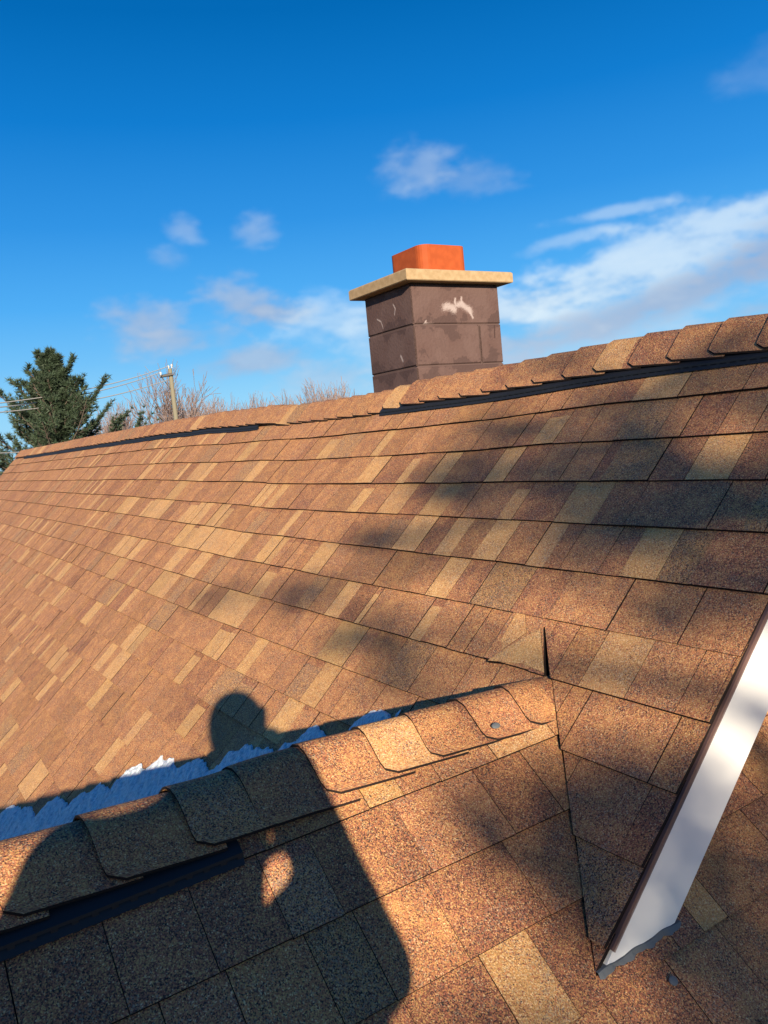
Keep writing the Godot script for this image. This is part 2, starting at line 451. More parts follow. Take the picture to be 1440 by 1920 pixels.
func build_main_roof(house: Node3D) -> void:
	var d := MB.new()
	# deck with thickness, both slopes
	var xs := []
	var x := XEND + 0.012
	while x < XRAKE - 0.02:
		xs.append(x); x += 0.4
	xs.append(XRAKE - 0.012)
	for i in xs.size() - 1:
		for k in 8:
			var s0 := 4.25 * k / 8.0; var s1 := 4.25 * (k + 1) / 8.0
			d.quad(0, pm(xs[i], s0, -0.004), pm(xs[i + 1], s0, -0.004), pm(xs[i + 1], s1, -0.004), pm(xs[i], s1, -0.004), Vector3(0, 1, 1))
			d.quad(0, pm(xs[i], s0, -0.03), pm(xs[i + 1], s0, -0.03), pm(xs[i + 1], s1, -0.03), pm(xs[i], s1, -0.03), Vector3(0, -1, -1))
		d.quad(0, pm(xs[i], 4.25, -0.004), pm(xs[i + 1], 4.25, -0.004), pm(xs[i + 1], 4.25, -0.03), pm(xs[i], 4.25, -0.03), Vector3(0, -1, 1))
	var roof := put("main_roof", d.mesh([M.deck]), house)
	# the slope beyond the ridge
	var bk := MB.new()
	var back := func(bx: float, s: float, h: float) -> Vector3:
		var q := pm(bx, s, h); return Vector3(q.x, q.y, -q.z)
	for k in range(1, 29):
		var sb := S0 + k * E
		var bx := XEND
		while bx < XRAKE:
			var w := rng.randf_range(0.35, 0.9)
			var e := minf(bx + w, XRAKE)
			if not (e > -3.42 and bx < -2.88 and sb > 0.25 and sb - E < 1.4):
				shingle(bk, back, PackedVector2Array([Vector2(bx, sb - E - 0.03), Vector2(e, sb - E - 0.03), Vector2(e, sb), Vector2(bx, sb)]), sb, pick_kind(), 0.0, Vector3(0, 1, -1))
			bx = e
	for i in xs.size() - 1:
		bk.quad(4, back.call(xs[i], 0.0, -0.004), back.call(xs[i + 1], 0.0, -0.004), back.call(xs[i + 1], 4.25, -0.004), back.call(xs[i], 4.25, -0.004), Vector3(0, 1, -1))
	bk.colored = true
	tag(put("back_slope_shingles", bk.mesh(mats()), roof), "", "", "", "stuff")

	# tabs of the slope in view
	var vc := valley(-0.6)
	var cut := PackedVector2Array([Vector2(-1.1325, 0.993), Vector2(-1.1285, 0.991), Vector2(XN + 0.004, valley(XN) - 0.008), Vector2(-0.6, vc - 0.013), Vector2(-0.6, 4.6), Vector2(XN, 4.6), Vector2(XN, valley(XN) + 0.010)])
	var tabs := []
	for k in range(1, 29):
		var sb := S0 + k * E
		var fixed := []
		for q in KNOWN:
			if q[0] == k:
				fixed.append([q[1], q[2], q[3]])
		var strip := 0.0
		var strip_end := XEND
		var jog := 0.0
		for t in row_tabs(XEND, XRAKE, fixed):
			if t[0] >= strip_end:
				strip_end = t[0] + 0.95; strip = rng.randf_range(0.0, 0.0022); jog = rng.randf_range(-0.002, 0.002)
			var sbb: float = sb + jog + rng.randf_range(-0.0008, 0.0008)
			var g := rng.randf_range(0.0004, 0.0016)
			var x0: float = t[0] + g; var x1: float = t[1] - g
			var poly := PackedVector2Array([Vector2(x0, sb - E - 0.03), Vector2(x1, sb - E - 0.03), Vector2(x1 + rng.randf_range(-0.001, 0.001), sbb), Vector2(x0 + rng.randf_range(-0.001, 0.001), sbb)])
			var pieces := [poly]
			if x1 > -1.15 and sb > 0.98:
				pieces = []
				for pc in Geometry2D.clip_polygons(poly, cut):
					if not Geometry2D.is_polygon_clockwise(pc) or Geometry2D.is_polygon_clockwise(poly):
						var ar := 0.0
						for i in pc.size():
							ar += pc[i].cross(pc[(i + 1) % pc.size()]) * 0.5
						if absf(ar) > 2e-5:
							pieces.append(pc)
			for pc in pieces:
				var band := rng.randf_range(0.10, 0.20) if pieces.size() == 1 and pc.size() == 4 and t[2] != 2 and x1 - x0 < 0.11 and rng.randf() < 0.30 else 0.0
				tabs.append({"poly": pc, "sb": sb, "kind": t[2], "lift": strip, "band": band, "raised": 0.004 if pieces[0] != poly else (rng.randf_range(0.0, 0.0022) if rng.randf() < 0.5 else 0.0), "tone": rng.randf_range(0.84, 1.10)})
	# the loose cut pieces where the gable ridge runs into the slope
	for q in [[[Vector2(-1.243, 0.966), Vector2(-1.212, 0.968), Vector2(-1.172, 1.018), Vector2(-1.212, 1.078), Vector2(-1.237, 1.052)], 0, 0.006], [[Vector2(-1.138, 0.998), Vector2(-1.050, 1.106), Vector2(-1.128, 1.100), Vector2(-1.236, 1.116), Vector2(-1.210, 1.078)], 0, 0.0062]]:
		tabs.append({"poly": PackedVector2Array(q[0]), "sb": 1.11, "kind": q[1], "lift": 0.0, "band": 0.0, "raised": q[2], "tone": 1.0})
	var hidden := func(q: Vector3) -> bool:       # behind the lower gable's ridge
		if q.x > XN:
			return false
		var k := (XN - CAM.x) / (q.x - CAM.x)
		return CAM.y + (q.y - CAM.y) * k < YN + 0.03 and CAM.z + (q.z - CAM.z) * k > 0.8
	lay(roof, tabs, pm, hidden, Vector3(0, 1, 1), 228)

	# ridge vent under the caps, in two runs with a gap by the chimney
	for run in [[-2.67, XRAKE - 0.02], [-11.6, -3.93]]:
		put("ridge_vent", vent_mesh(run[0], run[1], PM, 0.162, 0, 0.022), roof)
	# caps
	var xb := -0.808
	var i := 0
	while xb > XEND - 0.02:
		var tall := 0.025 if xb > -2.60 or xb < -4.0 else (0.012 if xb < -2.75 and xb > -3.85 else 0.018)
		var kind := pick_kind()
		if absf(xb + 2.67) < 0.07:
			kind = 0
		put("ridge_cap", cap_mesh(xb, 1.0, PM, 0.152, 0, tall, kind, 0.19 if i > 0 else 0.15), roof)
		xb -= 0.1335 + rng.randf_range(-0.004, 0.004)
		i += 1

func lay(roof: Node3D, tabs: Array, on: Callable, hidden: Callable, up: Vector3, most: int) -> void:
	for t in tabs:
		t.area = seen_area(on, t.poly, hidden)
	var order := tabs.duplicate()
	order.sort_custom(func(a, b): return a.area > b.area)
	var rest := MB.new(); rest.colored = true
	for i in order.size():
		var t: Dictionary = order[i]
		var own: bool = i < most and t.area > 0.0
		var b := MB.new() if own else rest
		b.colored = true
		shingle(b, on, t.poly, t.sb, t.kind, t.lift, up, t.band, t.raised, t.tone)
		if own:
			put("shingle", b.mesh(mats()), roof)
	tag(put("farther_shingles", rest.mesh(mats()), roof), "", "", "", "stuff")

# a point of a ridge: u along it, w across it (rounded over the top), h above the roof planes
func over_ridge(u: float, w: float, pitch: float, which: int, h: float) -> Array:
	var r := 0.040 if which == 0 else lerpf(0.045, 0.088, smoothstep(1.45, 1.62, u))
	var la := r * pitch
	var cy := (h - r) / cos(pitch)
	var sg := signf(w)
	var a := absf(w)
	var l: float; var y: float; var n: Vector2
	if a <= la:
		var q := a / r
		l = r * sin(q); y = cy + r * cos(q); n = Vector2(sin(q), cos(q))
	else:
		l = r * sin(pitch) + (a - la) * cos(pitch); y = cy + r * cos(pitch) - (a - la) * sin(pitch); n = Vector2(sin(pitch), cos(pitch))
	if which == 0:
		return [Vector3(u, y + sag(u, 0.1), sg * l), Vector3(0, n.y, sg * n.x)]
	return [Vector3(XN + sg * l, YN + y, u), Vector3(sg * n.x, n.y, 0)]

func cap_mesh(ub: float, dir: float, pitch: float, half: float, which: int, tall: float, kind: int, length: float, tilt := 0.0) -> ArrayMesh:
	# one bent cap shingle: its rounded butt end at ub, running in dir under the next cap
	var b := MB.new(); b.colored = true
	var nu := 5; var nw := 14
	var P := []; var N := []; var L := []
	var off := Vector2(rng.randf(), rng.randf()) * 5.0
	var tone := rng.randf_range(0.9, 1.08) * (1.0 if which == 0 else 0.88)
	var col := Color(tone, tone * rng.randf_range(0.97, 1.01), tone * rng.randf_range(0.95, 1.02))
	var two := 3 if rng.randf() < 0.45 else -1
	var kind2 := 2 if kind != 2 else 1
	var cr := 0.026
	var skew := rng.randf_range(-0.006, 0.006)
	for i in nu + 1:
		var pr := []; var nr := []; var lr := []
		for j in nw + 1:
			var w := lerpf(-half, half, float(j) / nw)
			w = signf(w) * pow(absf(w) / half, 0.8) * half
			var inset := absf(w) - (half - cr)
			var cut := cr - sqrt(maxf(cr * cr - inset * inset, 0.0)) if inset > 0.0 else 0.0
			var t := float(i) / nu
			var u := ub + dir * lerpf(cut + skew * w / half, length, t)
			var k := lerpf(1.0, 0.0, minf(1.0, t * length / (length * 0.95)))
			var h := tall + 0.001 + (0.0075 if which == 0 else 0.0100) * k - tilt * pow(absf(w) / half, 2.0)
			var o := over_ridge(u, w + skew * 0.5, pitch, which, h)
			pr.append(o[0]); nr.append(o[1]); lr.append(over_ridge(u, w + skew * 0.5, pitch, which, h - 0.0036)[0])
		P.append(pr); N.append(nr); L.append(lr)
	for i in nu:
		for j in nw:
			var m := kind2 if two == i and two >= 0 else kind
			var uv := func(a: int, c: int) -> Vector2: return Vector2(float(a) / nu * length, (float(c) / nw - 0.5) * half * 2.0) / 0.85 + off
			b.smooth(m, [P[i][j], P[i + 1][j], P[i + 1][j + 1]], [N[i][j], N[i + 1][j], N[i + 1][j + 1]], [uv.call(i, j), uv.call(i + 1, j), uv.call(i + 1, j + 1)], col)
			b.smooth(m, [P[i][j], P[i + 1][j + 1], P[i][j + 1]], [N[i][j], N[i + 1][j + 1], N[i][j + 1]], [uv.call(i, j), uv.call(i + 1, j + 1), uv.call(i, j + 1)], col)
	var along := Vector3(1, 0, 0) if which == 0 else Vector3(0, 0, 1)
	for j in nw:
		b.quad(4, P[0][j], P[0][j + 1], L[0][j + 1], L[0][j], -along * dir)
	for i in nu:
		for j in [0, nw]:
			b.quad(4, P[i][j], P[i + 1][j], L[i + 1][j], L[i][j], (Vector3(0, 0, 1) if which == 0 else Vector3(1, 0, 0)) * (1.0 if j else -1.0))
	return b.mesh(mats())

func vent_mesh(u0: float, u1: float, pitch: float, half: float, which: int, tall: float) -> ArrayMesh:
	# ribbed plastic ridge vent: top skin, and louvred outer edges
	var b := MB.new()
	var n := int((u1 - u0) / 0.028)
	for i in n:
		var a := u0 + (u1 - u0) * i / n; var c := u0 + (u1 - u0) * (i + 1) / n
		var m := lerpf(a, c, 0.35)
		for sg in [-1.0, 1.0]:
			var top := over_ridge(a, sg * half * 0.9, pitch, which, tall)
			var nn: Vector3 = top[1]
			var q := func(u: float, w: float, h: float) -> Vector3: return over_ridge(u, sg * w, pitch, which, h)[0]
			var out := (Vector3(0, 0, sg) if which == 0 else Vector3(sg, 0, 0))
			b.quad(0, q.call(a, 0.0, tall), q.call(c, 0.0, tall), q.call(c, half, tall), q.call(a, half, tall), nn)
			b.quad(0, q.call(a, half, tall), q.call(c, half, tall), q.call(c, half, tall - 0.004), q.call(a, half, tall - 0.004), out)
			# ribs standing between open slots
			b.quad(0, q.call(a, half - 0.001, tall - 0.004), q.call(m, half - 0.001, tall - 0.004), q.call(m, half - 0.001, 0.0), q.call(a, half - 0.001, 0.0), out)
			b.quad(0, q.call(m, half - 0.007, tall - 0.004), q.call(c, half - 0.007, tall - 0.004), q.call(c, half - 0.007, 0.0), q.call(m, half - 0.007, 0.0), out)
			b.quad(0, q.call(a, half - 0.008, 0.0165), q.call(c, half - 0.008, 0.0165), q.call(c, half + 0.007, 0.013), q.call(a, half + 0.007, 0.013), nn)
	return b.mesh([M.vent])

func build_gable_roof(house: Node3D) -> void:
	var d := MB.new()
	for part in [[0.75, 5.2, 0.0], [-2.6, 0.75, 0.155]]:
		d.quad(0, pn(part[0], part[2], -0.006), pn(part[1], part[2], -0.006), pn(part[1], 4.1, -0.006), pn(part[0], 4.1, -0.006), Vector3(1, 1, 0))
		d.quad(0, pn(part[0], part[2], -0.03), pn(part[1], part[2], -0.03), pn(part[1], 4.1, -0.03), pn(part[0], 4.1, -0.03), Vector3(-1, -1, 0))
		d.quad(0, pn(part[0], 4.1, -0.006), pn(part[1], 4.1, -0.006), pn(part[1], 4.1, -0.03), pn(part[0], 4.1, -0.03), Vector3(1, -1, 0))
	var far := func(z: float, t: float, h: float) -> Vector3:
		var q := pn(z, t, h); return Vector3(2.0 * XN - q.x, q.y, q.z)
	d.quad(0, far.call(0.75, 0.0, -0.006), far.call(5.2, 0.0, -0.006), far.call(5.2, 4.1, -0.006), far.call(0.75, 4.1, -0.006), Vector3(-1, 1, 0))
	var roof := put("gable_roof", d.mesh([M.deck]), house)
	var fb := MB.new(); fb.colored = true
	for j in range(-1, 26):
		var tb := T0 + j * E
		var z := 0.7
		while z < 5.2:
			var e := minf(z + rng.randf_range(0.3, 0.9), 5.2)
			shingle(fb, far, PackedVector2Array([Vector2(z, maxf(tb - E - 0.03, 0.02)), Vector2(e, maxf(tb - E - 0.03, 0.02)), Vector2(e, tb), Vector2(z, tb)]), tb, pick_kind(), 0.0, Vector3(-1, 1, 0))
			z = e
	tag(put("far_slope_shingles", fb.mesh(mats()), roof), "", "", "", "stuff")

	var known := {0: [[1.485, 1.576, 3]], 1: [[1.33, 1.47, 1]], 2: [[1.211, 1.312, 0], [1.318, 1.46, 2]], -1: [[0.90, 1.06, 0]]}
	var tabs := []
	for j in range(-1, 27):
		var tb := T0 + j * E
		for t in row_tabs(-2.6, 5.2, known.get(j, []), 1.2, 0.28):
			var g := rng.randf_range(0.0003, 0.0012)
			var z0: float = t[0] + g; var z1: float = t[1] - g
			var x := XN + (tb - E) * cos(PN)
			if z1 < 0.78 and x < -0.95:
				continue
			var tbb := tb + rng.randf_range(-0.001, 0.001)
			var zv := func(tt: float) -> float: return (-YN + tt * sin(PN)) / tan(PM)
			var sliver := PackedVector2Array([Vector2(zv.call(0.0) - 0.03, 0.0), Vector2(zv.call(0.0) + 0.003, 0.0), Vector2(zv.call(0.535) + 0.002, 0.535), Vector2(zv.call(0.535) - 0.03, 0.535)])
			var full := PackedVector2Array([Vector2(z0, maxf(tb - E - 0.03, 0.02)), Vector2(z1, maxf(tb - E - 0.03, 0.02)), Vector2(z1, tbb), Vector2(z0, tbb)])
			if tb - E < 0.5 and z0 < 1.2 and z1 > 0.7:
				for pc in Geometry2D.clip_polygons(full, sliver):
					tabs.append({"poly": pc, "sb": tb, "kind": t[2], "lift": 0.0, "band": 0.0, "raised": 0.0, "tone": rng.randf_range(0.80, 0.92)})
				continue
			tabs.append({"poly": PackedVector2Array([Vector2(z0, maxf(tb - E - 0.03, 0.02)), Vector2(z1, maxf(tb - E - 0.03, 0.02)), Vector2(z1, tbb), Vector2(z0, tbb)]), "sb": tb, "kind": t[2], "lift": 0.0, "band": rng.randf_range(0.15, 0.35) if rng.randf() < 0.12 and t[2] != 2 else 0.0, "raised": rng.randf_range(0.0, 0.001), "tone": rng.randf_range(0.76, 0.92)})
	var hidden := func(q: Vector3) -> bool:      # under the main roof
		return q.x < -0.64 and q.z * tan(PM) < -q.y - 0.02
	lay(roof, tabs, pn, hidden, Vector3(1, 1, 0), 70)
	put("ridge_vent", vent_mesh(1.60, 5.15, PN, 0.142, 1, 0.023), roof)
	var butts := [0.936, 1.061, 1.19, 1.30, 1.43, 1.559, 1.669, 1.811, 1.945]
	while butts[-1] < 5.15:
		butts.append(butts[-1] + 0.134)
	var kinds := [1, 1, 1, 0, 1, 1, 3, 1, 1]
	for i in butts.size():
		var zb: float = butts[i]
		var tall := lerpf(0.007, 0.026, clampf((zb - 0.936) / 0.70, 0.0, 1.0))
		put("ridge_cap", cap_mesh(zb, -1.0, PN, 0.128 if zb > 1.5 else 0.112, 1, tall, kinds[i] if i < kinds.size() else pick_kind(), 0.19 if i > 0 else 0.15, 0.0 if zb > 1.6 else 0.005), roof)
	# dabs of roofing cement over a nail and beside the fascia
	for q in [[1.028, 0.082, 0.020, 0.007, 0.027], [1.022, 0.600, 0.016, 0.008, 0.012]]:
		var s := SphereMesh.new(); s.radius = 1.0; s.height = 2.0; s.radial_segments = 12; s.rings = 6; s.material = M.seal
		var o := put("sealant_dab", s, roof, pn(q[0], q[1], q[4]))
		o.basis = Basis(Vector3(cos(PN), -sin(PN), 0) * q[3], Vector3(sin(PN), cos(PN), 0) * 0.0025, Vector3(0, 0, 1) * q[2] * 0.55)

func build_trim(house: Node3D) -> void:
	# rake board of the main gable end, its foot cut along the lower roof
	var yb := -1.088
	var xf := -0.6285
	for side in [1.0, -1.0]:
		for end in [0, 1]:
			var x0: float = xf if end == 0 else XEND + 0.008
			var poly := []
			var hi := -0.006; var lo := -0.130
			var at := func(s: float, h: float) -> Vector2:
				return Vector2(s * cos(PM) + h * sin(PM), -s * sin(PM) + h * cos(PM))
			if side > 0.0 and end == 0:
				var s_hi := (-yb + hi * cos(PM)) / sin(PM); var s_lo := (-yb + lo * cos(PM)) / sin(PM)
				poly = [Vector2(0, hi / cos(PM)), at.call(s_hi, hi), at.call(s_lo, lo), Vector2(0, lo / cos(PM))]
			else:
				poly = [Vector2(0, hi / cos(PM)), at.call(4.2, hi), at.call(4.2, lo), Vector2(0, lo / cos(PM))]
			var b := MB.new()
			var th := -0.022 if end == 0 else 0.022
			var f := func(q: Vector2, dx: float) -> Vector3: return Vector3(x0 + dx, q.y, side * q.x)
			var out := Vector3(1 if end == 0 else -1, 0, 0)
			b.quad(0, f.call(poly[0], 0), f.call(poly[1], 0), f.call(poly[2], 0), f.call(poly[3], 0), out)
			b.quad(0, f.call(poly[0], th), f.call(poly[1], th), f.call(poly[2], th), f.call(poly[3], th), -out)
			b.quad(0, f.call(poly[3], 0), f.call(poly[2], 0), f.call(poly[2], th), f.call(poly[3], th), Vector3.DOWN)
			b.quad(0, f.call(poly[1], 0), f.call(poly[2], 0), f.call(poly[2], th), f.call(poly[1], th), Vector3(0, 0, side))
			b.quad(0, f.call(poly[0], 0), f.call(poly[1], 0), f.call(poly[1], th), f.call(poly[0], th), Vector3.UP)
			var board := put("rake_board", b.mesh([M.white]), house)
			# metal drip edge over the top of the board
			var g := MB.new()
			var last: float = (poly[1].x / cos(PM)) - 0.022 if side > 0.0 and end == 0 else 4.2
			var dh := func(s: float, h: float, dx: float) -> Vector3:
				var q: Vector2 = at.call(s, h); return Vector3(x0 + dx, q.y, side * q.x)
			var sx := 1.0 if end == 0 else -1.0
			var n := 24
			for i in n:
				var s0 := last * i / n; var s1 := last * (i + 1) / n
				g.quad(0, dh.call(s0, 0.003, 0.0035 * sx), dh.call(s1, 0.003, 0.0035 * sx), dh.call(s1, -0.0045, 0.0035 * sx), dh.call(s0, -0.0045, 0.0045 * sx), out)
				g.quad(0, dh.call(s0, -0.0045, 0.0035 * sx), dh.call(s1, -0.0045, 0.0035 * sx), dh.call(s1, -0.0065, 0.005 * sx), dh.call(s0, -0.0065, 0.005 * sx), out + Vector3.UP)
				g.quad(0, dh.call(s0, 0.003, 0.0035 * sx), dh.call(s1, 0.003, 0.0035 * sx), dh.call(s1, 0.003, -0.03 * sx), dh.call(s0, 0.003, -0.03 * sx), Vector3.UP)
			put("drip_edge", g.mesh([M.drip]), board)
			if side > 0.0 and end == 0:
				# ragged bead of sealant between the board's foot and the lower roof
				var c := MB.new()
				var za: float = poly[1].x + 0.020; var zb2: float = poly[2].x - 0.012
				var yr := YN - (xf - XN) * tan(PN) + 0.006
				var m := 26
				for i in m:
					var p0 := lerpf(za, zb2, float(i) / m); var p1 := lerpf(za, zb2, float(i + 1) / m)
					var w0 := 0.007 + 0.0018 * sin(i * 0.9) + 0.0012 * sin(i * 2.1); var w1 := 0.007 + 0.0018 * sin((i + 1) * 0.9) + 0.0012 * sin((i + 1) * 2.1)
					var e0 := yb + 0.001 + 0.002 * sin(i * 0.7); var e1 := yb + 0.001 + 0.002 * sin((i + 1) * 0.7)
					c.quad(0, Vector3(xf + 0.003, e0, p0), Vector3(xf + 0.003, e1, p1), Vector3(xf + w1, yr - w1 * 0.78 + 0.007, p1), Vector3(xf + w0, yr - w0 * 0.78 + 0.007, p0), Vector3(1, 1, 0))
					c.quad(0, Vector3(xf + 0.003, e0, p0), Vector3(xf + 0.003, e1, p1), Vector3(xf - 0.025, e1, p1), Vector3(xf - 0.025, e0, p0), Vector3(0, 1, 0))
				put("sealant_bead", c.mesh([M.seal]), board)
	# soffit under the overhang, gable wall and the walls below
	var sf := MB.new()
	var z1 := 1.06
	sf.quad(0, pm(xf - 0.022, 0.0, -0.12), pm(xf - 0.022, z1 / cos(PM), -0.12), pm(-0.93, z1 / cos(PM), -0.12), pm(-0.93, 0.0, -0.12), Vector3.DOWN)
	var flip := func(q: Vector3) -> Vector3: return Vector3(q.x, q.y, -q.z)
	sf.quad(0, flip.call(pm(xf - 0.022, 0.0, -0.12)), flip.call(pm(xf - 0.022, 4.1, -0.12)), flip.call(pm(-0.93, 4.1, -0.12)), flip.call(pm(-0.93, 0.0, -0.12)), Vector3.DOWN)
	put("soffit", sf.mesh([M.white]), house)
	var wl := MB.new()
	var prism := func(xa: float, xb: float):
		var q := [Vector3(0, -0.2, 0), Vector3(0, -2.98, 2.9), Vector3(0, GROUND, 2.9), Vector3(0, GROUND, -2.9), Vector3(0, -2.98, -2.9)]
		for xx in [xa, xb]:
			var o := Vector3(xx, 0, 0); var out := Vector3(1 if xx == xb else -1, 0, 0)
			wl.tri(0, o + q[0], o + q[1], o + q[4], out); wl.quad(0, o + q[1], o + q[2], o + q[3], o + q[4], out)
		for i in [1, 3]:
			wl.quad(0, q[i] + Vector3(xa, 0, 0), q[i] + Vector3(xb, 0, 0), q[i + 1] + Vector3(xb, 0, 0), q[i + 1] + Vector3(xa, 0, 0), Vector3(0, 0, 2 - i))
	prism.call(XEND + 0.3, -0.93)
	put("wall", wl.mesh([M.siding]), house)
	var gw := MB.new()
	var q := [Vector3(XN, YN - 0.15, 0), Vector3(1.9, -3.25, 0), Vector3(1.9, GROUND, 0), Vector3(2 * XN - 1.9, GROUND, 0), Vector3(2 * XN - 1.9, -3.25, 0)]
	var o2 := Vector3(0, 0, 4.9)
	gw.tri(0, q[0] + o2, q[1] + o2, q[4] + o2, Vector3.BACK); gw.quad(0, q[1] + o2, q[2] + o2, q[3] + o2, q[4] + o2, Vector3.BACK)
	gw.quad(0, q[1] + o2, q[2] + o2, q[2] + Vector3(0, 0, -2.4), q[1] + Vector3(0, 0, -2.4), Vector3.RIGHT)
	gw.quad(0, q[4] + o2, q[3] + o2, q[3] + Vector3(0, 0, 2.9), q[4] + Vector3(0, 0, 2.9), Vector3.LEFT)
	put("wing_wall", gw.mesh([M.siding]), house)

func build_chimney(house: Node3D) -> void:
	var lo := Vector2(-3.357, -0.861); var hi := Vector2(-2.943, -0.300)   # x and z
	var top := 0.522
	var core := MB.new()
	core.box(0, Vector3(lo.x + 0.0065, -1.4, lo.y + 0.0065), Vector3(hi.x - 0.0065, top, hi.y - 0.0065))
	var ch := put("chimney", core.mesh([M.mortar]), house)
	# blocks: three courses show; each face of a block takes its place in the stains of the whole face
	var face_uv := func(p: Vector3, xface: bool) -> Vector2:
		return Vector2((hi.y - p.z) / (hi.y - lo.y), (top - p.y) / 0.6) if xface else Vector2((p.x - lo.x) / (hi.x - lo.x), (top - p.y) / 0.6)
	for r in 8:
		var y1 := top - 0.2 * r - 0.003; var y0 := y1 - 0.194
		var cells := []
		var j := 0.0022
		var zc := lerpf(hi.y, lo.y, 0.735) if r % 2 == 1 else lerpf(hi.y, lo.y, 2.0)
		if r % 2 == 1:
			cells = [[lo.x, hi.x, zc + j, hi.y], [lo.x, hi.x, lo.y, zc - j]]
		else:
			cells = [[lo.x, hi.x, lo.y, hi.y]]
		for c in cells:
			var b := MB.new()
			var bx := 0.006
			var a := Vector3(c[0], y0, c[2]); var d := Vector3(c[1], y1, c[3])
			# +x, +z, -x, -z faces, each with a small chamfer all round
			var face := func(m: int, xface: bool, out: Vector3, p: Array):
				var mid := (p[0] + p[1] + p[2] + p[3]) * 0.25 as Vector3
				var inn := []
				for i in 4:
					var t: Vector3 = p[i] - mid
					inn.append(mid + t - Vector3(signf(t.x), signf(t.y), signf(t.z)) * bx)
				var uv := []
				for i in 4: uv.append(face_uv.call(inn[i], xface))
				b.quad(m, inn[0], inn[1], inn[2], inn[3], out, uv)
				for i in 4:
					var k := (i + 1) % 4
					var q0: Vector3 = p[i] - out * bx; var q1: Vector3 = p[k] - out * bx
					b.quad(m, inn[i], inn[k], q1, q0, out, [uv[i], uv[k], uv[k], uv[i]])
			face.call(0, true, Vector3.RIGHT, [Vector3(d.x, a.y, a.z), Vector3(d.x, a.y, d.z), d, Vector3(d.x, d.y, a.z)])
			face.call(1, false, Vector3.BACK, [Vector3(a.x, a.y, d.z), Vector3(d.x, a.y, d.z), d, Vector3(a.x, d.y, d.z)])
			face.call(0, true, Vector3.LEFT, [a, Vector3(a.x, a.y, d.z), Vector3(a.x, d.y, d.z), Vector3(a.x, d.y, a.z)])
			face.call(1, false, Vector3.FORWARD, [a, Vector3(d.x, a.y, a.z), Vector3(d.x, d.y, a.z), Vector3(a.x, d.y, a.z)])
			put("block", b.mesh([M.chim_x, M.chim_z]), ch)
	# cast cap with a sloped wash
	var cb := MB.new()
	var ov := 0.057
	var r0 := [Vector2(lo.x - ov, lo.y - ov), Vector2(hi.x + ov, lo.y - ov), Vector2(hi.x + ov, hi.y + ov), Vector2(lo.x - ov, hi.y + ov)]
	var ring := func(inset: float, y: float) -> Array:
		var c := (lo + hi) * 0.5
		var out := []
		for q in r0:
			out.append(Vector3(q.x - signf(q.x - c.x) * inset, y, q.y - signf(q.y - c.y) * inset))
		return out
	var rings := [ring.call(0.14, top + 0.001), ring.call(0.004, top + 0.001), ring.call(0.0, top + 0.005), ring.call(0.0, top + 0.048), ring.call(0.006, top + 0.055), ring.call(0.13, top + 0.075)]
	for i in rings.size() - 1:
		for k in 4:
			var n := (k + 1) % 4
			var ctr := Vector3((lo.x + hi.x) * 0.5, top + 0.03, (lo.y + hi.y) * 0.5)
			cb.quad(0, rings[i][k], rings[i][n], rings[i + 1][n], rings[i + 1][k], (rings[i][k] + rings[i + 1][n]) * 0.5 - ctr)
	put("chimney_cap", cb.mesh([M.cream]), ch)
	# clay flue liner with rounded corners and an open top
	var fb := MB.new()
	var c2 := (lo + hi) * 0.5 + Vector2(0.0, 0.0)
	var outline := func(half: float, rad: float) -> Array:
		var pts := []
		for k in 4:
			var cc := Vector2(half - rad, half - rad).rotated(k * PI / 2)
			for i in 7:
				pts.append(cc + Vector2.from_angle(k * PI / 2 + i * PI / 12) * rad)
		return pts
	var oo: Array = outline.call(0.147, 0.050); var ii: Array = outline.call(0.126, 0.036)
	var y0f := top + 0.05; var y1f := top + 0.205
	for i in oo.size():
		var k: int = (i + 1) % oo.size()
		var P := func(q: Vector2, y: float) -> Vector3: return Vector3(c2.x + q.x, y, c2.y + q.y)
		var n0 := Vector3(oo[i].x, 0, oo[i].y).normalized(); var n1 := Vector3(oo[k].x, 0, oo[k].y).normalized()
		fb.quad(0, P.call(oo[i], y0f), P.call(oo[k], y0f), P.call(oo[k], y1f), P.call(oo[i], y1f), n0 + n1)
		fb.quad(0, P.call(oo[i], y1f), P.call(oo[k], y1f), P.call(ii[k], y1f), P.call(ii[i], y1f), Vector3.UP)
		fb.quad(1, P.call(ii[i], y1f), P.call(ii[k], y1f), P.call(ii[k], y0f), P.call(ii[i], y0f), -(n0 + n1))
	put("flue", fb.mesh([M.flue, M.soot]), ch)

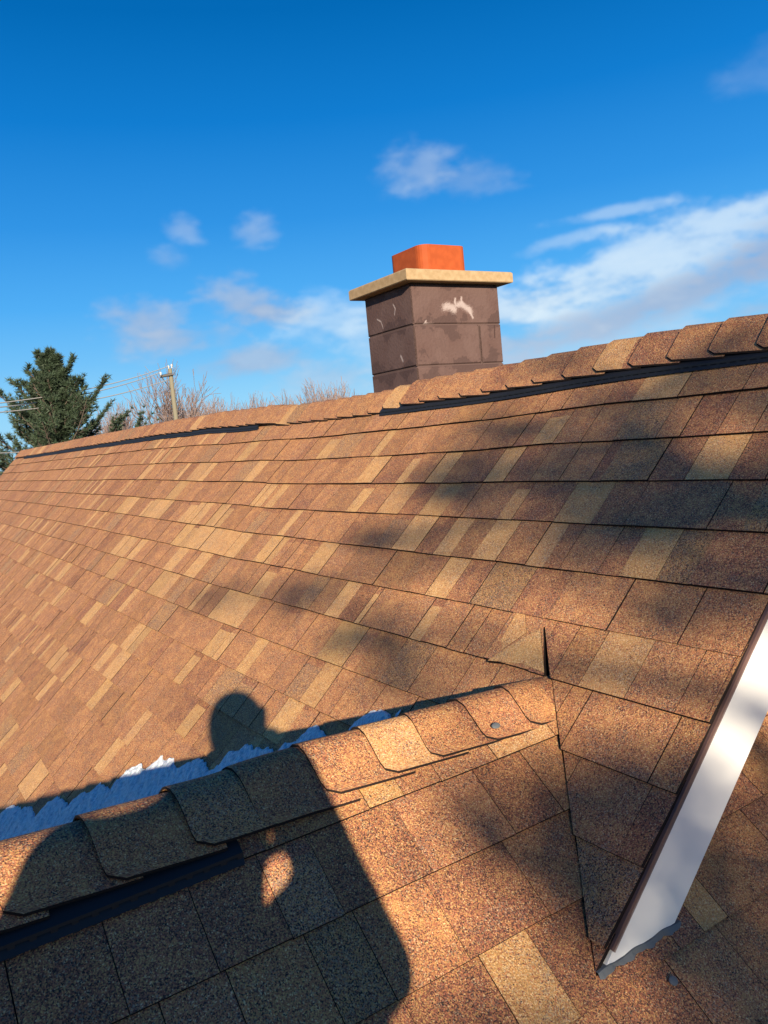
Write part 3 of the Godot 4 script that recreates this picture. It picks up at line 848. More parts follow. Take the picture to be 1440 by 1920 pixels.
func build_snow() -> void:
	var edge := [Vector2(-3.591,2.500),Vector2(-3.451,2.395),Vector2(-3.435,2.359),Vector2(-3.447,2.323),Vector2(-3.409,2.298),Vector2(-3.297,2.267),Vector2(-3.251,2.240),Vector2(-3.114,2.227),Vector2(-3.096,2.178),Vector2(-3.052,2.122),Vector2(-2.956,2.113),Vector2(-2.853,2.102),Vector2(-2.891,2.073),Vector2(-2.864,2.036),Vector2(-2.800,2.020),Vector2(-2.778,1.970),Vector2(-2.686,1.962),Vector2(-2.617,1.955),Vector2(-2.658,1.914),Vector2(-2.630,1.865),Vector2(-2.605,1.829),Vector2(-2.504,1.826),Vector2(-2.494,1.786),Vector2(-2.470,1.760),Vector2(-2.387,1.741),Vector2(-2.317,1.753),Vector2(-2.289,1.720),Vector2(-2.233,1.686),Vector2(-2.162,1.686),Vector2(-2.117,1.694),Vector2(-2.076,1.645),Vector2(-2.086,1.616),Vector2(-2.039,1.605),Vector2(-2.017,1.570),Vector2(-1.956,1.566),Vector2(-1.888,1.541),Vector2(-1.836,1.552),Vector2(-1.832,1.508),Vector2(-1.780,1.469),Vector2(-1.772,1.427),Vector2(-1.728,1.412),Vector2(-1.656,1.428),Vector2(-1.626,1.402),Vector2(-1.582,1.396),Vector2(-1.578,1.341),Vector2(-1.541,1.298),Vector2(-1.490,1.291),Vector2(-1.449,1.309),Vector2(-1.435,1.264),Vector2(-1.392,1.246),Vector2(-1.338,1.251),Vector2(-1.318,1.227)]
	edge = edge.filter(func(q): return q.x < -1.40)
	for i in edge.size():
		edge[i] += Vector2(0.0, 0.010 + 0.020 * smoothstep(-1.95, -1.5, edge[i].x))
	var b := MB.new()
	var f := FastNoiseLite.new(); f.seed = 8; f.frequency = 1.0; f.fractal_octaves = 3
	# dense strands of old frosty snow, thin at its ragged upper edge
	for i in edge.size() - 1:
		var a: Vector2 = edge[i]; var c: Vector2 = edge[i + 1]
		var n := maxi(2, int(a.distance_to(c) / 0.012))
		for k in n:
			var q0 := a.lerp(c, float(k) / n); var q1 := a.lerp(c, float(k + 1) / n)
			q0 += Vector2(0.35, 1.0) * (0.004 + 0.016 * f.get_noise_2d(q0.x * 30.0, q0.y * 30.0))
			q1 += Vector2(0.35, 1.0) * (0.004 + 0.016 * f.get_noise_2d(q1.x * 30.0, q1.y * 30.0))
			var rows := 12
			for r in rows:
				var d0 := 0.26 * pow(float(r) / rows, 1.6); var d1 := 0.26 * pow(float(r + 1) / rows, 1.6)
				var P := func(q: Vector2, d: float) -> Vector3:
					var w := q + Vector2(0.10, 1.0) * d
					var h := 0.0145 + minf(d * 0.12, 0.008) + 0.006 * f.get_noise_2d(w.x * 16.0 + w.y * 6.0, w.y * 14.0) + 0.006 * f.get_noise_2d(w.x * 70.0 + w.y * 25.0, w.y * 22.0)
					if d == 0.0:
						h = 0.011
					return pm(w.x, w.y, h)
				b.quad(0, P.call(q0, d0), P.call(q1, d0), P.call(q1, d1), P.call(q0, d1), Vector3(0, 1, 1), [q0 + Vector2(0, d0), q1 + Vector2(0, d0), q1 + Vector2(0, d1), q0 + Vector2(0, d1)])
	tag(put("snow", b.mesh([M.snow])), "ragged strip of frosty snow in the shade behind the lower ridge", "snow", "", "stuff")

# ---------------------------------------------------------------- trees, pole, wires
func far_at(az: float, dist: float) -> Vector3:
	return Vector3(CAM.x + sin(deg_to_rad(az)) * dist, GROUND, CAM.z - cos(deg_to_rad(az)) * dist)

func pine_parts(sd: int, height: float, crown: float, first: float, whorls: int, tuft: float, per: int) -> Array:
	var r := RandomNumberGenerator.new(); r.seed = sd
	var wood := MB.new(); var leaf := MB.new(); leaf.colored = true
	var lean := Vector3(r.randf_range(-0.02, 0.02), 1, r.randf_range(-0.02, 0.02))
	var n := 8
	for i in n:
		var a := height * i / n; var c := height * (i + 1) / n
		wood.tube(0, lean * a, lean * c, 0.020 * height * (1.0 - 0.93 * i / n), 0.020 * height * (1.0 - 0.93 * (i + 1) / n), 7)
	var put_tuft := func(at: Vector3, dir: Vector3, size: float):
		var g := r.randf_range(0.75, 1.25)
		for k in per:
			var d := (dir * 0.9 + Vector3(r.randfn(), r.randfn() * 0.8 + 0.25, r.randfn()) * 0.75).normalized()
			var side := d.cross(Vector3(r.randfn(), r.randfn(), r.randfn())).normalized()
			var L := size * r.randf_range(0.7, 1.25)
			var v := g * r.randf_range(0.8, 1.2)
			var col := Color(0.030 * v, 0.050 * v, 0.026 * v)
			leaf.tri(0, at - side * size * 0.10, at + side * size * 0.10, at + d * L, side.cross(d), Vector2.ZERO, Vector2.ZERO, Vector2.ZERO, col)
	for w in whorls:
		var t := pow(float(w) / (whorls - 1), 0.92)
		var h := lerpf(first, height * 0.985, t)
		var reach := crown * pow(1.0 - t, 0.95) * (0.85 + 0.35 * sin(w * 1.9)) + 0.25
		var count := 5 if t < 0.85 else 4
		var turn := r.randf() * TAU
		for k in count:
			var az := turn + TAU * k / count + r.randf_range(-0.35, 0.35)
			var L := reach * r.randf_range(0.7, 1.08)
			var rise := lerpf(0.05, 0.75, t) + r.randf_range(-0.08, 0.14)
			var dir := Vector3(cos(az), rise, sin(az)).normalized()
			var p := lean * (h + r.randf_range(-0.2, 0.2))
			var seg := 5
			var prev := p
			for s in seg:
				var q := float(s + 1) / seg
				var nxt := p + dir * L * q + Vector3.DOWN * L * 0.10 * sin(q * PI) + Vector3.UP * L * 0.16 * q * q
				wood.tube(0, prev, nxt, 0.012 * L * (1.15 - q) + 0.012, 0.012 * L * (1.15 - q - 0.2) + 0.010, 4, Color.WHITE, false)
				if s >= 0:
					var d2 := (nxt - prev).normalized()
					for m in int(4 + L * 1.3):
						var side := (d2.cross(Vector3.UP).normalized() * (1.0 if r.randf() < 0.5 else -1.0) * r.randf_range(0.4, 1.0) + d2 * 0.8 + Vector3.UP * r.randf_range(-0.05, 0.5)).normalized()
						var o := prev.lerp(nxt, r.randf())
						var tl := L * r.randf_range(0.06, 0.24) + 0.10
						var tip := o + side * tl
						wood.tube(0, o, tip, 0.009, 0.005, 3, Color.WHITE, false)
						for e in 3:
							put_tuft.call(o.lerp(tip, 0.4 + 0.3 * e), side, tuft)
				prev = nxt
			put_tuft.call(prev, dir, tuft * 1.1)
	put_tuft.call(lean * height, Vector3.UP, tuft * 1.3)
	return [wood.mesh([M.bark]), leaf.mesh([M.needle])]

func shade_pine() -> Array:
	# crown of boughs at the height the low sun comes from; each: side and height of its tip in the sun's view, size
	var tips := [[0.79,-0.12,0.10],[0.73,-0.13,0.08],[0.86,-0.08,0.05],[1.04,0.09,0.09],[1.13,0.19,0.07],[0.93,0.04,0.07],[0.86,0.24,0.07],[1.00,0.49,0.08],[0.90,0.35,0.06],[0.58,0.30,0.08],[0.51,0.24,0.09],[0.93,-0.13,0.05],[1.09,-0.14,0.06],[0.91,-0.26,0.05],[1.57,-0.13,0.07],[1.53,-0.28,0.06],[1.74,0.10,0.07],[2.11,0.28,0.07],[1.28,0.10,0.05],[0.82,0.11,0.06],[0.99,-0.32,0.05],[1.44,0.21,0.05],[1.54,-0.55,0.05],[1.48,-0.65,0.05],[1.39,-0.73,0.05],[1.05,-0.84,0.05],[1.22,-0.90,0.05],[1.08,-0.96,0.07],[1.37,-0.59,0.03],[1.24,-0.57,0.05],[1.25,-0.68,0.03],[1.28,-0.67,0.02],[1.38,-0.80,0.04], [0.35, 0.55, 0.10], [0.20, 0.2, 0.12], [0.10, -0.2, 0.12], [0.45, -0.45, 0.10], [0.70, -0.75, 0.10], [0.3, -0.9, 0.12], [0.75, 0.62, 0.06], [0.9, -1.2, 0.12], [1.5, -1.1, 0.1], [0.0, 0.5, 0.1], [1.75, -0.95, 0.08]]
	var r := RandomNumberGenerator.new(); r.seed = 61
	for i in 9:
		tips.append([r.randf_range(0.4, 1.25), r.randf_range(-0.35, 0.42), r.randf_range(0.03, 0.05)])
	var wood := MB.new(); var leaf := MB.new(); leaf.colored = true
	var o := Vector3(9.5, GROUND, 4.68)
	var top := 0.36 * 9.5 + 0.78 - GROUND
	for i in 8:
		wood.tube(0, Vector3(0, top * i / 8.0, 0), Vector3(0, top * (i + 1) / 8.0, 0), 0.17 * (1.0 - 0.93 * i / 8.0), 0.17 * (1.0 - 0.93 * (i + 1) / 8.0), 8)
	for q in tips:
		var x := 9.5 + r.randf_range(-1.0, 1.0)
		var tip := Vector3(x, 0.36 * x + q[1], 0.415 * x + q[0]) - o
		var flat := Vector2(tip.x, tip.z).length()
		var from := Vector3(0, clampf(tip.y - 0.35 * flat - 0.1, 0.5, top - 0.2), 0)
		wood.tube(0, from, tip, 0.010 + 0.010 * flat, 0.008, 5)
		var dir := (tip - from).normalized()
		var size: float = q[2]
		for k in int(16 + size * 330.0):
			var at := tip + Vector3(r.randfn() * 1.6, r.randfn() * 0.62, r.randfn() * 0.9) * size * 0.85 - dir * size * 0.4
			var d := (dir + Vector3(r.randfn(), r.randfn(), r.randfn()) * 0.7).normalized()
			var side := d.cross(Vector3(r.randfn(), r.randfn(), r.randfn())).normalized()
			var v := r.randf_range(0.7, 1.3)
			leaf.tri(0, at - side * 0.012, at + side * 0.012, at + d * 0.11, side.cross(d), Vector2.ZERO, Vector2.ZERO, Vector2.ZERO, Color(0.030 * v, 0.050 * v, 0.026 * v))
	# fine sprays between the boughs: too thin to cast a shadow of their own, they only thin the sun
	for q in [[1.10, 1.86, -1.20, -0.46, 50, 22], [0.78, 1.10, -1.20, -0.75, 12, 20], [0.35, 1.30, -0.40, 0.45, 12, 14]]:
		for k in q[4]:
			var x := 9.5 + r.randf_range(-1.2, 1.2)
			var tip := Vector3(x, 0.36 * x + r.randf_range(q[2], q[3]), 0.415 * x + r.randf_range(q[0], q[1])) - o
			var flat := Vector2(tip.x, tip.z).length()
			var from := Vector3(0, clampf(tip.y - 0.3 * flat - 0.1, 0.5, top - 0.2), 0)
			var near := tip.lerp(from, minf(0.5, 0.35 / maxf(flat, 0.4)))
			wood.tube(0, from, near, 0.007, 0.005, 4, Color.WHITE, false); wood.tube(0, near, tip, 0.005, 0.003, 4, Color.WHITE, false)
			var dir := (tip - from).normalized()
			for m in q[5]:
				var at := near.lerp(tip, r.randf()) + Vector3(r.randfn(), r.randfn(), r.randfn()) * 0.035
				var d := (dir + Vector3(r.randfn(), r.randfn(), r.randfn()) * 0.8).normalized()
				var side := d.cross(Vector3(r.randfn(), r.randfn(), r.randfn())).normalized()
				var v := r.randf_range(0.7, 1.3)
				leaf.tri(0, at - side * 0.009, at + side * 0.009, at + d * 0.10, side.cross(d), Vector2.ZERO, Vector2.ZERO, Vector2.ZERO, Color(0.030 * v, 0.050 * v, 0.026 * v))
	return [wood.mesh([M.bark]), leaf.mesh([M.needle])]

func bare_parts(sd: int, height: float) -> Array:
	var r := RandomNumberGenerator.new(); r.seed = sd
	var wood := MB.new(); var twigs := MB.new()
	var stack := [[Vector3.ZERO, Vector3(r.randf_range(-0.08, 0.08), 1, r.randf_range(-0.08, 0.08)).normalized(), height * 0.34, height * 0.016, 0]]
	while not stack.is_empty():
		var q: Array = stack.pop_back()
		var lv: int = q[4]
		var a: Vector3 = q[0]
		var d: Vector3 = q[1]
		var rad: float = q[3]
		var segs := 3 if lv < 3 else 2
		var pts := [a]
		for s in segs:
			d = (d + Vector3(r.randfn(), r.randfn() * 0.5 + 0.35, r.randfn()) * 0.13).normalized()
			var nx: Vector3 = pts[-1] + d * q[2] / segs
			var ra := rad * (1.0 - 0.40 * s / segs); var rb := rad * (1.0 - 0.40 * (s + 1) / segs)
			(wood if lv < 2 else twigs).tube(0, pts[-1], nx, maxf(ra, 0.014), maxf(rb, 0.011), 5 if lv < 2 else 3, Color.WHITE, false)
			pts.append(nx)
			if lv < 5 and s > 0 or lv == 0 and s > 0:
				for k in (2 if lv < 4 else 1):
					var sd2 := d.cross(Vector3(r.randfn(), r.randfn(), r.randfn())).normalized()
					stack.append([nx, (d * r.randf_range(0.65, 1.0) + sd2 * r.randf_range(0.35, 0.8) + Vector3.UP * 0.25).normalized(), q[2] * r.randf_range(0.5, 0.82), rb * r.randf_range(0.5, 0.72), lv + 1])
		if lv < 5:
			stack.append([pts[-1], (d + Vector3.UP * 0.15).normalized(), q[2] * 0.75, rad * 0.58, lv + 1])
	return [wood.mesh([M.bark]), twigs.mesh([M.twig])]

func tree(called: String, parts: Array, at: Vector3, label: String, group: String, turn := 0.0, scl := 1.0) -> Node3D:
	var o := base(called, label, "tree", group, at)
	put("trunk", parts[0], o); put("crown", parts[1], o)
	o.rotation.y = turn; o.scale = Vector3.ONE * scl
	return o

func build_background() -> void:
	var g := MB.new()
	g.quad(0, Vector3(-1500, GROUND, -1500), Vector3(1500, GROUND, -1500), Vector3(1500, GROUND, 1500), Vector3(-1500, GROUND, 1500), Vector3.UP)
	tag(put("ground", g.mesh([M.ground])), "", "", "", "structure")
	tree("pine_tree", pine_parts(21, 10.30, 5.6, 1.5, 40, 0.19, 11), far_at(-78.6, 33.0), "tall dark green pine standing beyond the far end of the roof", "")
	# the pine behind the photographer whose branches dapple the roof
	var sp := shade_pine()
	tree("pine_tree", sp, Vector3(9.5, GROUND, 4.68), "pine behind the photographer whose branches dapple the lower roof", "")
	var kinds := [bare_parts(3, 10.0), bare_parts(14, 10.0), bare_parts(25, 10.0), bare_parts(36, 10.0)]
	var r := RandomNumberGenerator.new(); r.seed = 40
	var spots := []
	var az := -75.5
	while az < -57.5:
		spots.append([az, r.randf_range(58.0, 78.0), r.randf_range(0.84, 1.02)])
		az += r.randf_range(0.35, 0.7)
	spots.append([-71.8, 50.0, 1.06])
	for i in spots.size():
		var q: Array = spots[i]
		var last := i == spots.size() - 1
		tree("bare_tree", kinds[i % 4], far_at(q[0], q[1]), "leafless tree with forked top just beside the utility pole" if last else "leafless grey-brown tree in the row beyond the roof ridge", "" if last else "leafless trees in the row beyond the ridge", r.randf() * TAU, q[2])
	tree("bare_tree", kinds[1], far_at(-45.15, 62.0), "leafless treetop whose twigs just show over the ridge beside the chimney", "", 0.6, 0.985)

	# utility pole with a side arm, braces and insulators
	var d := 42.0
	var at := far_at(-70.95, d)
	var top := 10.60
	var po := base("utility_pole", "weathered wooden utility pole with a short side crossarm", "utility pole", "", at)
	var away := Vector3(sin(deg_to_rad(-70.95)), 0, -cos(deg_to_rad(-70.95)))
	var left := Vector3(-cos(deg_to_rad(-70.95)), 0, -sin(deg_to_rad(-70.95)))
	var pb := MB.new()
	pb.tube(0, Vector3.ZERO, Vector3(0, top, 0), 0.155, 0.11, 10)
	put("shaft", pb.mesh([M.pole]), po)
	var ab := MB.new()
	var a0: Vector3 = left * -0.10 + away * -0.14 + Vector3(0, top - 0.30, 0); var a1: Vector3 = left * 0.52 + away * -0.14 + Vector3(0, top - 0.37, 0)
	ab.tube(0, a0, a1, 0.075, 0.075, 4)
	put("crossarm", ab.mesh([M.pole_dark]), po)
	for q in [[left * 0.42 + Vector3(0, top - 0.45, 0), Vector3(0, top - 0.98, 0) + left * 0.10]]:
		var bb := MB.new(); bb.tube(0, q[0] - away * 0.14, q[1] - away * 0.14, 0.022, 0.022, 4)
		put("brace", bb.mesh([M.pole_dark]), po)
	for q in [left * 0.47 + Vector3(0, top - 0.20, 0) - away * 0.14, Vector3(0, top + 0.10, 0) + left * 0.06, Vector3(0, top + 0.16, 0) - left * 0.10]:
		var ib := MB.new(); ib.tube(0, q + Vector3(0, -0.14, 0), q + Vector3(0, -0.04, 0), 0.02, 0.03, 6); ib.tube(0, q + Vector3(0, -0.04, 0), q + Vector3(0, 0.05, 0), 0.055, 0.04, 8)
		put("insulator", ib.mesh([M.ceramic]), po)
	# spans that run off past the pine
	var ends := [[left * 0.47 + Vector3(0, top - 0.16, 0), -86.5, 27.0, 4.00, "upper power line strung from the pole's side arm past the pine"], [Vector3(0, top + 0.12, 0) + left * 0.06, -86.5, 27.0, 4.22, "topmost power line strung from the pole's top past the pine"], [Vector3(0, top - 0.55, 0) + left * 0.15, -86.5, 27.0, 3.78, "power line strung just under the side arm past the pine"], [Vector3(0, top - 3.05, 0) + left * 0.17, -86.5, 27.0, 1.55, "lone lower cable crossing in front of the pine"]]
	for q in ends:
		var p0: Vector3 = at + q[0]
		var p1 := far_at(q[1], q[2]); p1.y = CAM.y + q[3] - 1.75 * 0.0
		p1.y = CAM.y + tan(deg_to_rad(float(q[3]) * 1.0)) * float(q[2])
		var wb := MB.new()
		var n := 24
		for i in n:
			var t0 := float(i) / n; var t1 := float(i + 1) / n
			wb.tube(0, p0.lerp(p1, t0) + Vector3.DOWN * 0.35 * 4.0 * t0 * (1.0 - t0), p0.lerp(p1, t1) + Vector3.DOWN * 0.35 * 4.0 * t1 * (1.0 - t1), 0.021, 0.021, 5, Color.WHITE, false)
		tag(put(numbered("power_line"), wb.mesh([M.wire])), q[4], "cable", "cables strung from the utility pole")

# ---------------------------------------------------------------- the photographer
func nets(b: MB, bones: Array, k: float, cell: float) -> void:
	# surface nets of smoothly joined tapered capsules: [from, to, radius, radius, colour]
	var lo := Vector3.ONE * 1e9; var hi := -lo
	for q in bones:
		for i in 2:
			lo = lo.min(q[i] - Vector3.ONE * (q[2 + i] + cell * 2.5)); hi = hi.max(q[i] + Vector3.ONE * (q[2 + i] + cell * 2.5))
	var nx := int((hi.x - lo.x) / cell) + 2; var ny := int((hi.y - lo.y) / cell) + 2; var nz := int((hi.z - lo.z) / cell) + 2
	var f := PackedFloat32Array(); f.resize(nx * ny * nz); f.fill(1.0)
	var own := PackedByteArray(); own.resize(nx * ny * nz)
	var best := PackedFloat32Array(); best.resize(nx * ny * nz); best.fill(1.0)
	for bi in bones.size():
		var q: Array = bones[bi]
		var a: Vector3 = q[0]; var c: Vector3 = q[1]; var ra: float = q[2]; var rb: float = q[3]
		var ab := c - a
		var l2 := maxf(ab.length_squared(), 1e-9)
		var pad := maxf(ra, rb) + k + cell * 2.0
		var i0 := ((a.min(c) - Vector3.ONE * pad - lo) / cell).floor(); var i1 := ((a.max(c) + Vector3.ONE * pad - lo) / cell).ceil()
		for z in range(maxi(0, int(i0.z)), mini(nz, int(i1.z))):
			for y in range(maxi(0, int(i0.y)), mini(ny, int(i1.y))):
				for x in range(maxi(0, int(i0.x)), mini(nx, int(i1.x))):
					var p := lo + Vector3(x, y, z) * cell
					var t := clampf((p - a).dot(ab) / l2, 0.0, 1.0)
					var d := p.distance_to(a + ab * t) - lerpf(ra, rb, t)
					var at := (z * ny + y) * nx + x
					if d < best[at]:
						best[at] = d; own[at] = bi
					var o := f[at]
					var h := maxf(k - absf(o - d), 0.0) / k
					f[at] = minf(o, d) - h * h * k * 0.25
	var vert := {}
	var grad := func(p: Vector3) -> Vector3:
		var g := ((p - lo) / cell)
		var xi := clampi(int(g.x), 1, nx - 3); var yi := clampi(int(g.y), 1, ny - 3); var zi := clampi(int(g.z), 1, nz - 3)
		var at := (zi * ny + yi) * nx + xi
		return Vector3(f[at + 1] - f[at - 1] + f[at + 2] - f[at], f[at + nx] - f[at - nx] + f[at + 2 * nx] - f[at], f[at + nx * ny] - f[at - nx * ny] + f[at + 2 * nx * ny] - f[at]).normalized()
	for z in nz - 1:
		for y in ny - 1:
			for x in nx - 1:
				var at := (z * ny + y) * nx + x
				var v := [f[at], f[at + 1], f[at + nx], f[at + nx + 1], f[at + nx * ny], f[at + nx * ny + 1], f[at + nx * ny + nx], f[at + nx * ny + nx + 1]]
				var neg := 0
				for q in v:
					if q < 0.0: neg += 1
				if neg == 0 or neg == 8:
					continue
				var s := Vector3.ZERO; var cnt := 0
				for e in [[0, 1], [2, 3], [4, 5], [6, 7], [0, 2], [1, 3], [4, 6], [5, 7], [0, 4], [1, 5], [2, 6], [3, 7]]:
					if (v[e[0]] < 0.0) != (v[e[1]] < 0.0):
						var t: float = v[e[0]] / (v[e[0]] - v[e[1]])
						var pa := Vector3(e[0] & 1, (e[0] >> 1) & 1, e[0] >> 2); var pb := Vector3(e[1] & 1, (e[1] >> 1) & 1, e[1] >> 2)
						s += pa.lerp(pb, t); cnt += 1
				var p := lo + (Vector3(x, y, z) + s / cnt) * cell
				vert[at] = [p, grad.call(p), bones[own[at]][4]]
	for at in vert:
		var x: int = at % nx; var y: int = (at / nx) % ny; var z: int = at / (nx * ny)
		var st := [1, nx, nx * ny]
		for ax in 3:
			var o1: int = st[(ax + 1) % 3]; var o2: int = st[(ax + 2) % 3]
			if (f[at] < 0.0) == (f[at + st[ax]] < 0.0):
				continue
			if not (vert.has(at - o1) and vert.has(at - o2) and vert.has(at - o1 - o2)):
				continue
			var q := [vert[at], vert[at - o1], vert[at - o1 - o2], vert[at - o2]]
			for tr in [[0, 1, 2], [0, 2, 3]]:
				b.smooth(0, [q[tr[0]][0], q[tr[1]][0], q[tr[2]][0]], [q[tr[0]][1], q[tr[1]][1], q[tr[2]][1]], [Vector2.ZERO, Vector2.ZERO, Vector2.ZERO], q[tr[0]][2])

func build_person() -> void:
	var jacket := Color(0.035, 0.04, 0.05); var jeans := Color(0.04, 0.055, 0.09); var boot := Color(0.05, 0.032, 0.02); var skin := Color(0.42, 0.25, 0.18); var hat := Color(0.05, 0.05, 0.055); var dark := Color(0.02, 0.015, 0.012)
	var b := MB.new(); b.colored = true
	var roof_y := func(x: float) -> float: return YN - (x - XN) * tan(PN)
	var head := Vector3(0.52, -0.128, 2.236)
	var neck := Vector3(0.56, -0.225, 2.265)
	var rs := Vector3(0.585, -0.190, 2.138); var ls := Vector3(0.500, -0.250, 2.462)
	var re := Vector3(0.56, -0.522, 2.020); var rw := Vector3(0.350, -0.365, 1.985)
	var le := Vector3(0.455, -0.49, 2.560); var lw := Vector3(0.335, -0.405, 2.240)
	var hip := Vector3(0.60, -0.92, 2.31)
	var rf := Vector3(0.44, roof_y.call(0.44) + 0.10, 2.16); var lf := Vector3(0.34, roof_y.call(0.34) + 0.10, 2.46)
	var rh := hip + Vector3(0.03, -0.02, -0.10); var lh := hip + Vector3(-0.03, -0.02, 0.10)
	var rk := rh.lerp(rf, 0.5) + Vector3(-0.06, 0, -0.01); var lk := lh.lerp(lf, 0.5) + Vector3(-0.10, 0, 0.02)
	var body := [[Vector3(0.555, -0.20, 2.250), neck + Vector3(0.02, -0.06, 0.02), 0.088, 0.09, jacket], [rs, Vector3(0.57, -0.205, 2.28), 0.040, 0.055, jacket], [Vector3(0.57, -0.235, 2.28), ls, 0.062, 0.058, jacket],
		[Vector3(0.59, -0.30, 2.335), Vector3(0.60, -0.50, 2.345), 0.118, 0.145, jacket], [Vector3(0.60, -0.55, 2.32), hip, 0.15, 0.15, jacket], [Vector3(0.60, -0.56, 2.20), Vector3(0.62, -0.85, 2.24), 0.105, 0.12, jacket], [Vector3(0.60, -0.452, 2.135), Vector3(0.62, -0.78, 2.16), 0.10, 0.10, jacket], [Vector3(0.585, -0.48, 2.43), Vector3(0.60, -0.85, 2.40), 0.12, 0.12, jacket],
		[Vector3(0.585, -0.300, 2.22), Vector3(0.58, -0.300, 2.10), 0.014, 0.013, jacket], [rs, re, 0.054, 0.054, jacket], [re, rw, 0.044, 0.032, jacket], [ls, le, 0.068, 0.056, jacket], [le, lw, 0.046, 0.033, jacket],
		[rh, rk, 0.095, 0.066, jeans], [rk, rf, 0.062, 0.046, jeans], [lh, lk, 0.095, 0.066, jeans], [lk, lf, 0.062, 0.046, jeans]]
	for q in [rf, lf]:
		# boots lie along the slope, toes uphill
		var heel: Vector3 = q + Vector3(0.03, -0.03, 0.0)
		var toe: Vector3 = q + Vector3(-0.17, 0.115, -0.05)
		body.append([heel, toe, 0.046, 0.040, boot]); body.append([q + Vector3(0, 0.08, 0), heel, 0.055, 0.05, boot])
	nets(b, body, 0.022, 0.018)
	# head turned to the phone: skull, jaw, nose, ears, cap with a short brim
	var fw := (CAM - head); fw.y = -0.06; fw = fw.normalized()
	var rt := fw.cross(Vector3.UP).normalized(); var up := rt.cross(fw)
	var hd := [[head + up * 0.018 - fw * 0.025, head + up * 0.014 + fw * 0.02, 0.084, 0.078, skin], [head - up * 0.02 + fw * 0.035, head - up * 0.085 + fw * 0.05, 0.058, 0.036, skin], [head - up * 0.06 - fw * 0.02, neck, 0.055, 0.054, skin],
		[head + up * 0.005 + fw * 0.09, head - up * 0.028 + fw * 0.108, 0.011, 0.015, skin], [head - up * 0.058 + fw * 0.086 - rt * 0.02, head - up * 0.058 + fw * 0.086 + rt * 0.02, 0.009, 0.009, Color(0.32, 0.13, 0.11)],
		[head + rt * 0.088 + up * 0.01, head + rt * 0.086 - up * 0.03, 0.014, 0.010, skin], [head - rt * 0.088 + up * 0.01, head - rt * 0.086 - up * 0.03, 0.014, 0.010, skin],
		[head + up * 0.012 + fw * 0.088 + rt * 0.032, head + up * 0.012 + fw * 0.089 + rt * 0.036, 0.011, 0.011, dark], [head + up * 0.012 + fw * 0.088 - rt * 0.032, head + up * 0.012 + fw * 0.089 - rt * 0.036, 0.011, 0.011, dark],
		[head + up * 0.045 - fw * 0.02, head + up * 0.040 + fw * 0.012, 0.089, 0.083, hat], [head - up * 0.005 - fw * 0.045, head + up * 0.03 - fw * 0.03, 0.082, 0.088, hat]]
	nets(b, hd, 0.014, 0.008)
	# the phone, upright, its lens where the picture is taken from
	var R := cam.transform.basis.x; var U := cam.transform.basis.y; var B := cam.transform.basis.z
	var ctr := CAM - U * 0.052 - R * 0.018 + B * 0.020
	for sd in [1.0, -1.0]:
		var w: Vector3 = rw if sd > 0.0 else lw
		var edge: Vector3 = ctr + R * sd * 0.040 - U * 0.030
		var palm0 := w; var palm1: Vector3 = edge + B * 0.030 + R * sd * 0.018 - U * 0.02
		var hand := [[palm0, palm1, 0.026, 0.028, skin], [palm0.lerp(palm1, 0.6) - U * 0.012, palm1 - U * 0.022, 0.022, 0.020, skin]]
		for k in 4:
			# fingers go round behind the phone and close on its back
			var root: Vector3 = palm1 + U * (0.026 - 0.018 * k) + R * sd * 0.006
			var kn: Vector3 = edge + R * sd * 0.016 - B * 0.006 + U * (0.030 - 0.019 * k)
			var tip: Vector3 = edge - R * sd * (0.020 - 0.003 * absf(k - 1.0)) - B * 0.016 + U * (0.030 - 0.020 * k)
			hand.append([root, kn, 0.0095, 0.0088, skin]); hand.append([kn, tip, 0.0085, 0.0075, skin])
		var th0: Vector3 = palm0.lerp(palm1, 0.55) + U * 0.012
		var th1: Vector3 = palm1 + U * 0.034 + B * 0.004 - R * sd * 0.012
		var th2: Vector3 = ctr + R * sd * 0.022 + B * 0.016 - U * 0.004
		hand.append([th0, th1, 0.015, 0.0105, skin]); hand.append([th1, th2, 0.0105, 0.0085, skin])
		nets(b, hand, 0.006, 0.005)
	var pr := base("person", "person in dark jacket and cap holding up a phone on the lower roof", "person")
	put("body", b.mesh([M.cloth]), pr)
	var ph := base("phone", "dark phone held upright in both hands by the person", "phone")
	ph.transform = Transform3D(cam.transform.basis, ctr)
	var pb := MB.new()
	var oo := []
	for k in 4:
		var cc := Vector2(0.0365 if k == 0 or k == 3 else -0.0365, 0.076 if k < 2 else -0.076)
		for i in 5:
			oo.append(cc * Vector2(1, 1) - Vector2(signf(cc.x), signf(cc.y)) * 0.01 + Vector2.from_angle(k * PI / 2 + i * PI / 8) * 0.01)
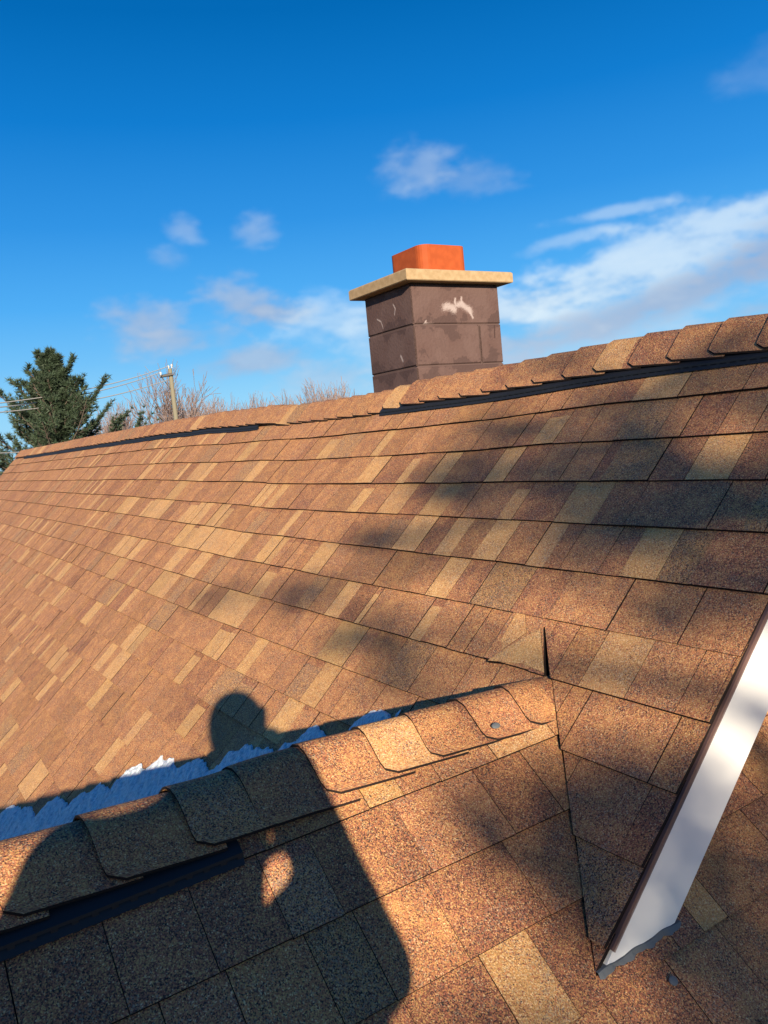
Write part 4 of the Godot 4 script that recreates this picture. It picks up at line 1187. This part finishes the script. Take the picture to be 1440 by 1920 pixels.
	for i in oo.size():
		var k: int = (i + 1) % oo.size()
		var P := func(q: Vector2, z: float) -> Vector3: return Vector3(q.x, q.y, z)
		pb.quad(0, P.call(oo[i], -0.004), P.call(oo[k], -0.004), P.call(oo[k], 0.004), P.call(oo[i], 0.004), P.call(oo[i] + oo[k], 0))
		pb.tri(0, P.call(oo[i], -0.004), P.call(oo[k], -0.004), Vector3(0, 0, -0.004), Vector3.FORWARD)
		pb.tri(0, P.call(oo[i], 0.004), P.call(oo[k], 0.004), Vector3(0, 0, 0.004), Vector3.BACK)
	put("case", pb.mesh([M.phone]), ph)
	var sb := MB.new(); sb.box(0, Vector3(-0.033, -0.072, 0.0042), Vector3(0.033, 0.072, 0.0050))
	put("screen", sb.mesh([M.screen]), ph)
	var lb := MB.new(); lb.tube(0, Vector3(0.018, 0.052, -0.0042), Vector3(0.018, 0.052, -0.007), 0.008, 0.008, 14)
	put("lens", lb.mesh([M.lens]), ph)

# ---------------------------------------------------------------- scene
func _ready() -> void:
	cam = Camera3D.new()
	cam.transform = Transform3D(Basis(Vector3(0.547149, -0.096242, -0.831484), Vector3(-0.028067, 0.990700, -0.133140), Vector3(0.836565, 0.096185, 0.539359)).orthonormalized(), CAM)
	cam.fov = 65.131; cam.near = 0.005; cam.far = 4000.0
	add_child(cam)
	var env := Environment.new()
	env.background_mode = Environment.BG_SKY
	env.sky = Sky.new(); env.sky.sky_material = make_sky()
	env.background_energy_multiplier = 1.0 / 2.2
	env.tonemap_mode = Environment.TONE_MAPPER_LINEAR
	env.tonemap_exposure = 2.2
	env.sdfgi_enabled = true; env.ssao_enabled = true; env.ssil_enabled = true
	var we := WorldEnvironment.new(); we.environment = env
	add_child(we)
	var sun := DirectionalLight3D.new()
	sun.look_at_from_position(Vector3.ZERO, Vector3(-1.0, -0.36, -0.415), Vector3.UP)
	sun.light_energy = 1.6; sun.light_color = Color(1.0, 0.93, 0.82); sun.light_angular_distance = 0.53; sun.shadow_enabled = true
	add_child(sun)

	rng.seed = 2024
	fine.seed = 3; fine.frequency = 0.02; fine.fractal_octaves = 2
	materials()
	print("materials")
	var house := base("house", "house with brown shingled roofs, painted block chimney and white rake boards", "house")
	build_main_roof(house)
	build_gable_roof(house)
	print("roofs")
	build_trim(house)
	build_chimney(house)
	build_snow()
	build_background()
	print("background")
	build_person()
	print("done")
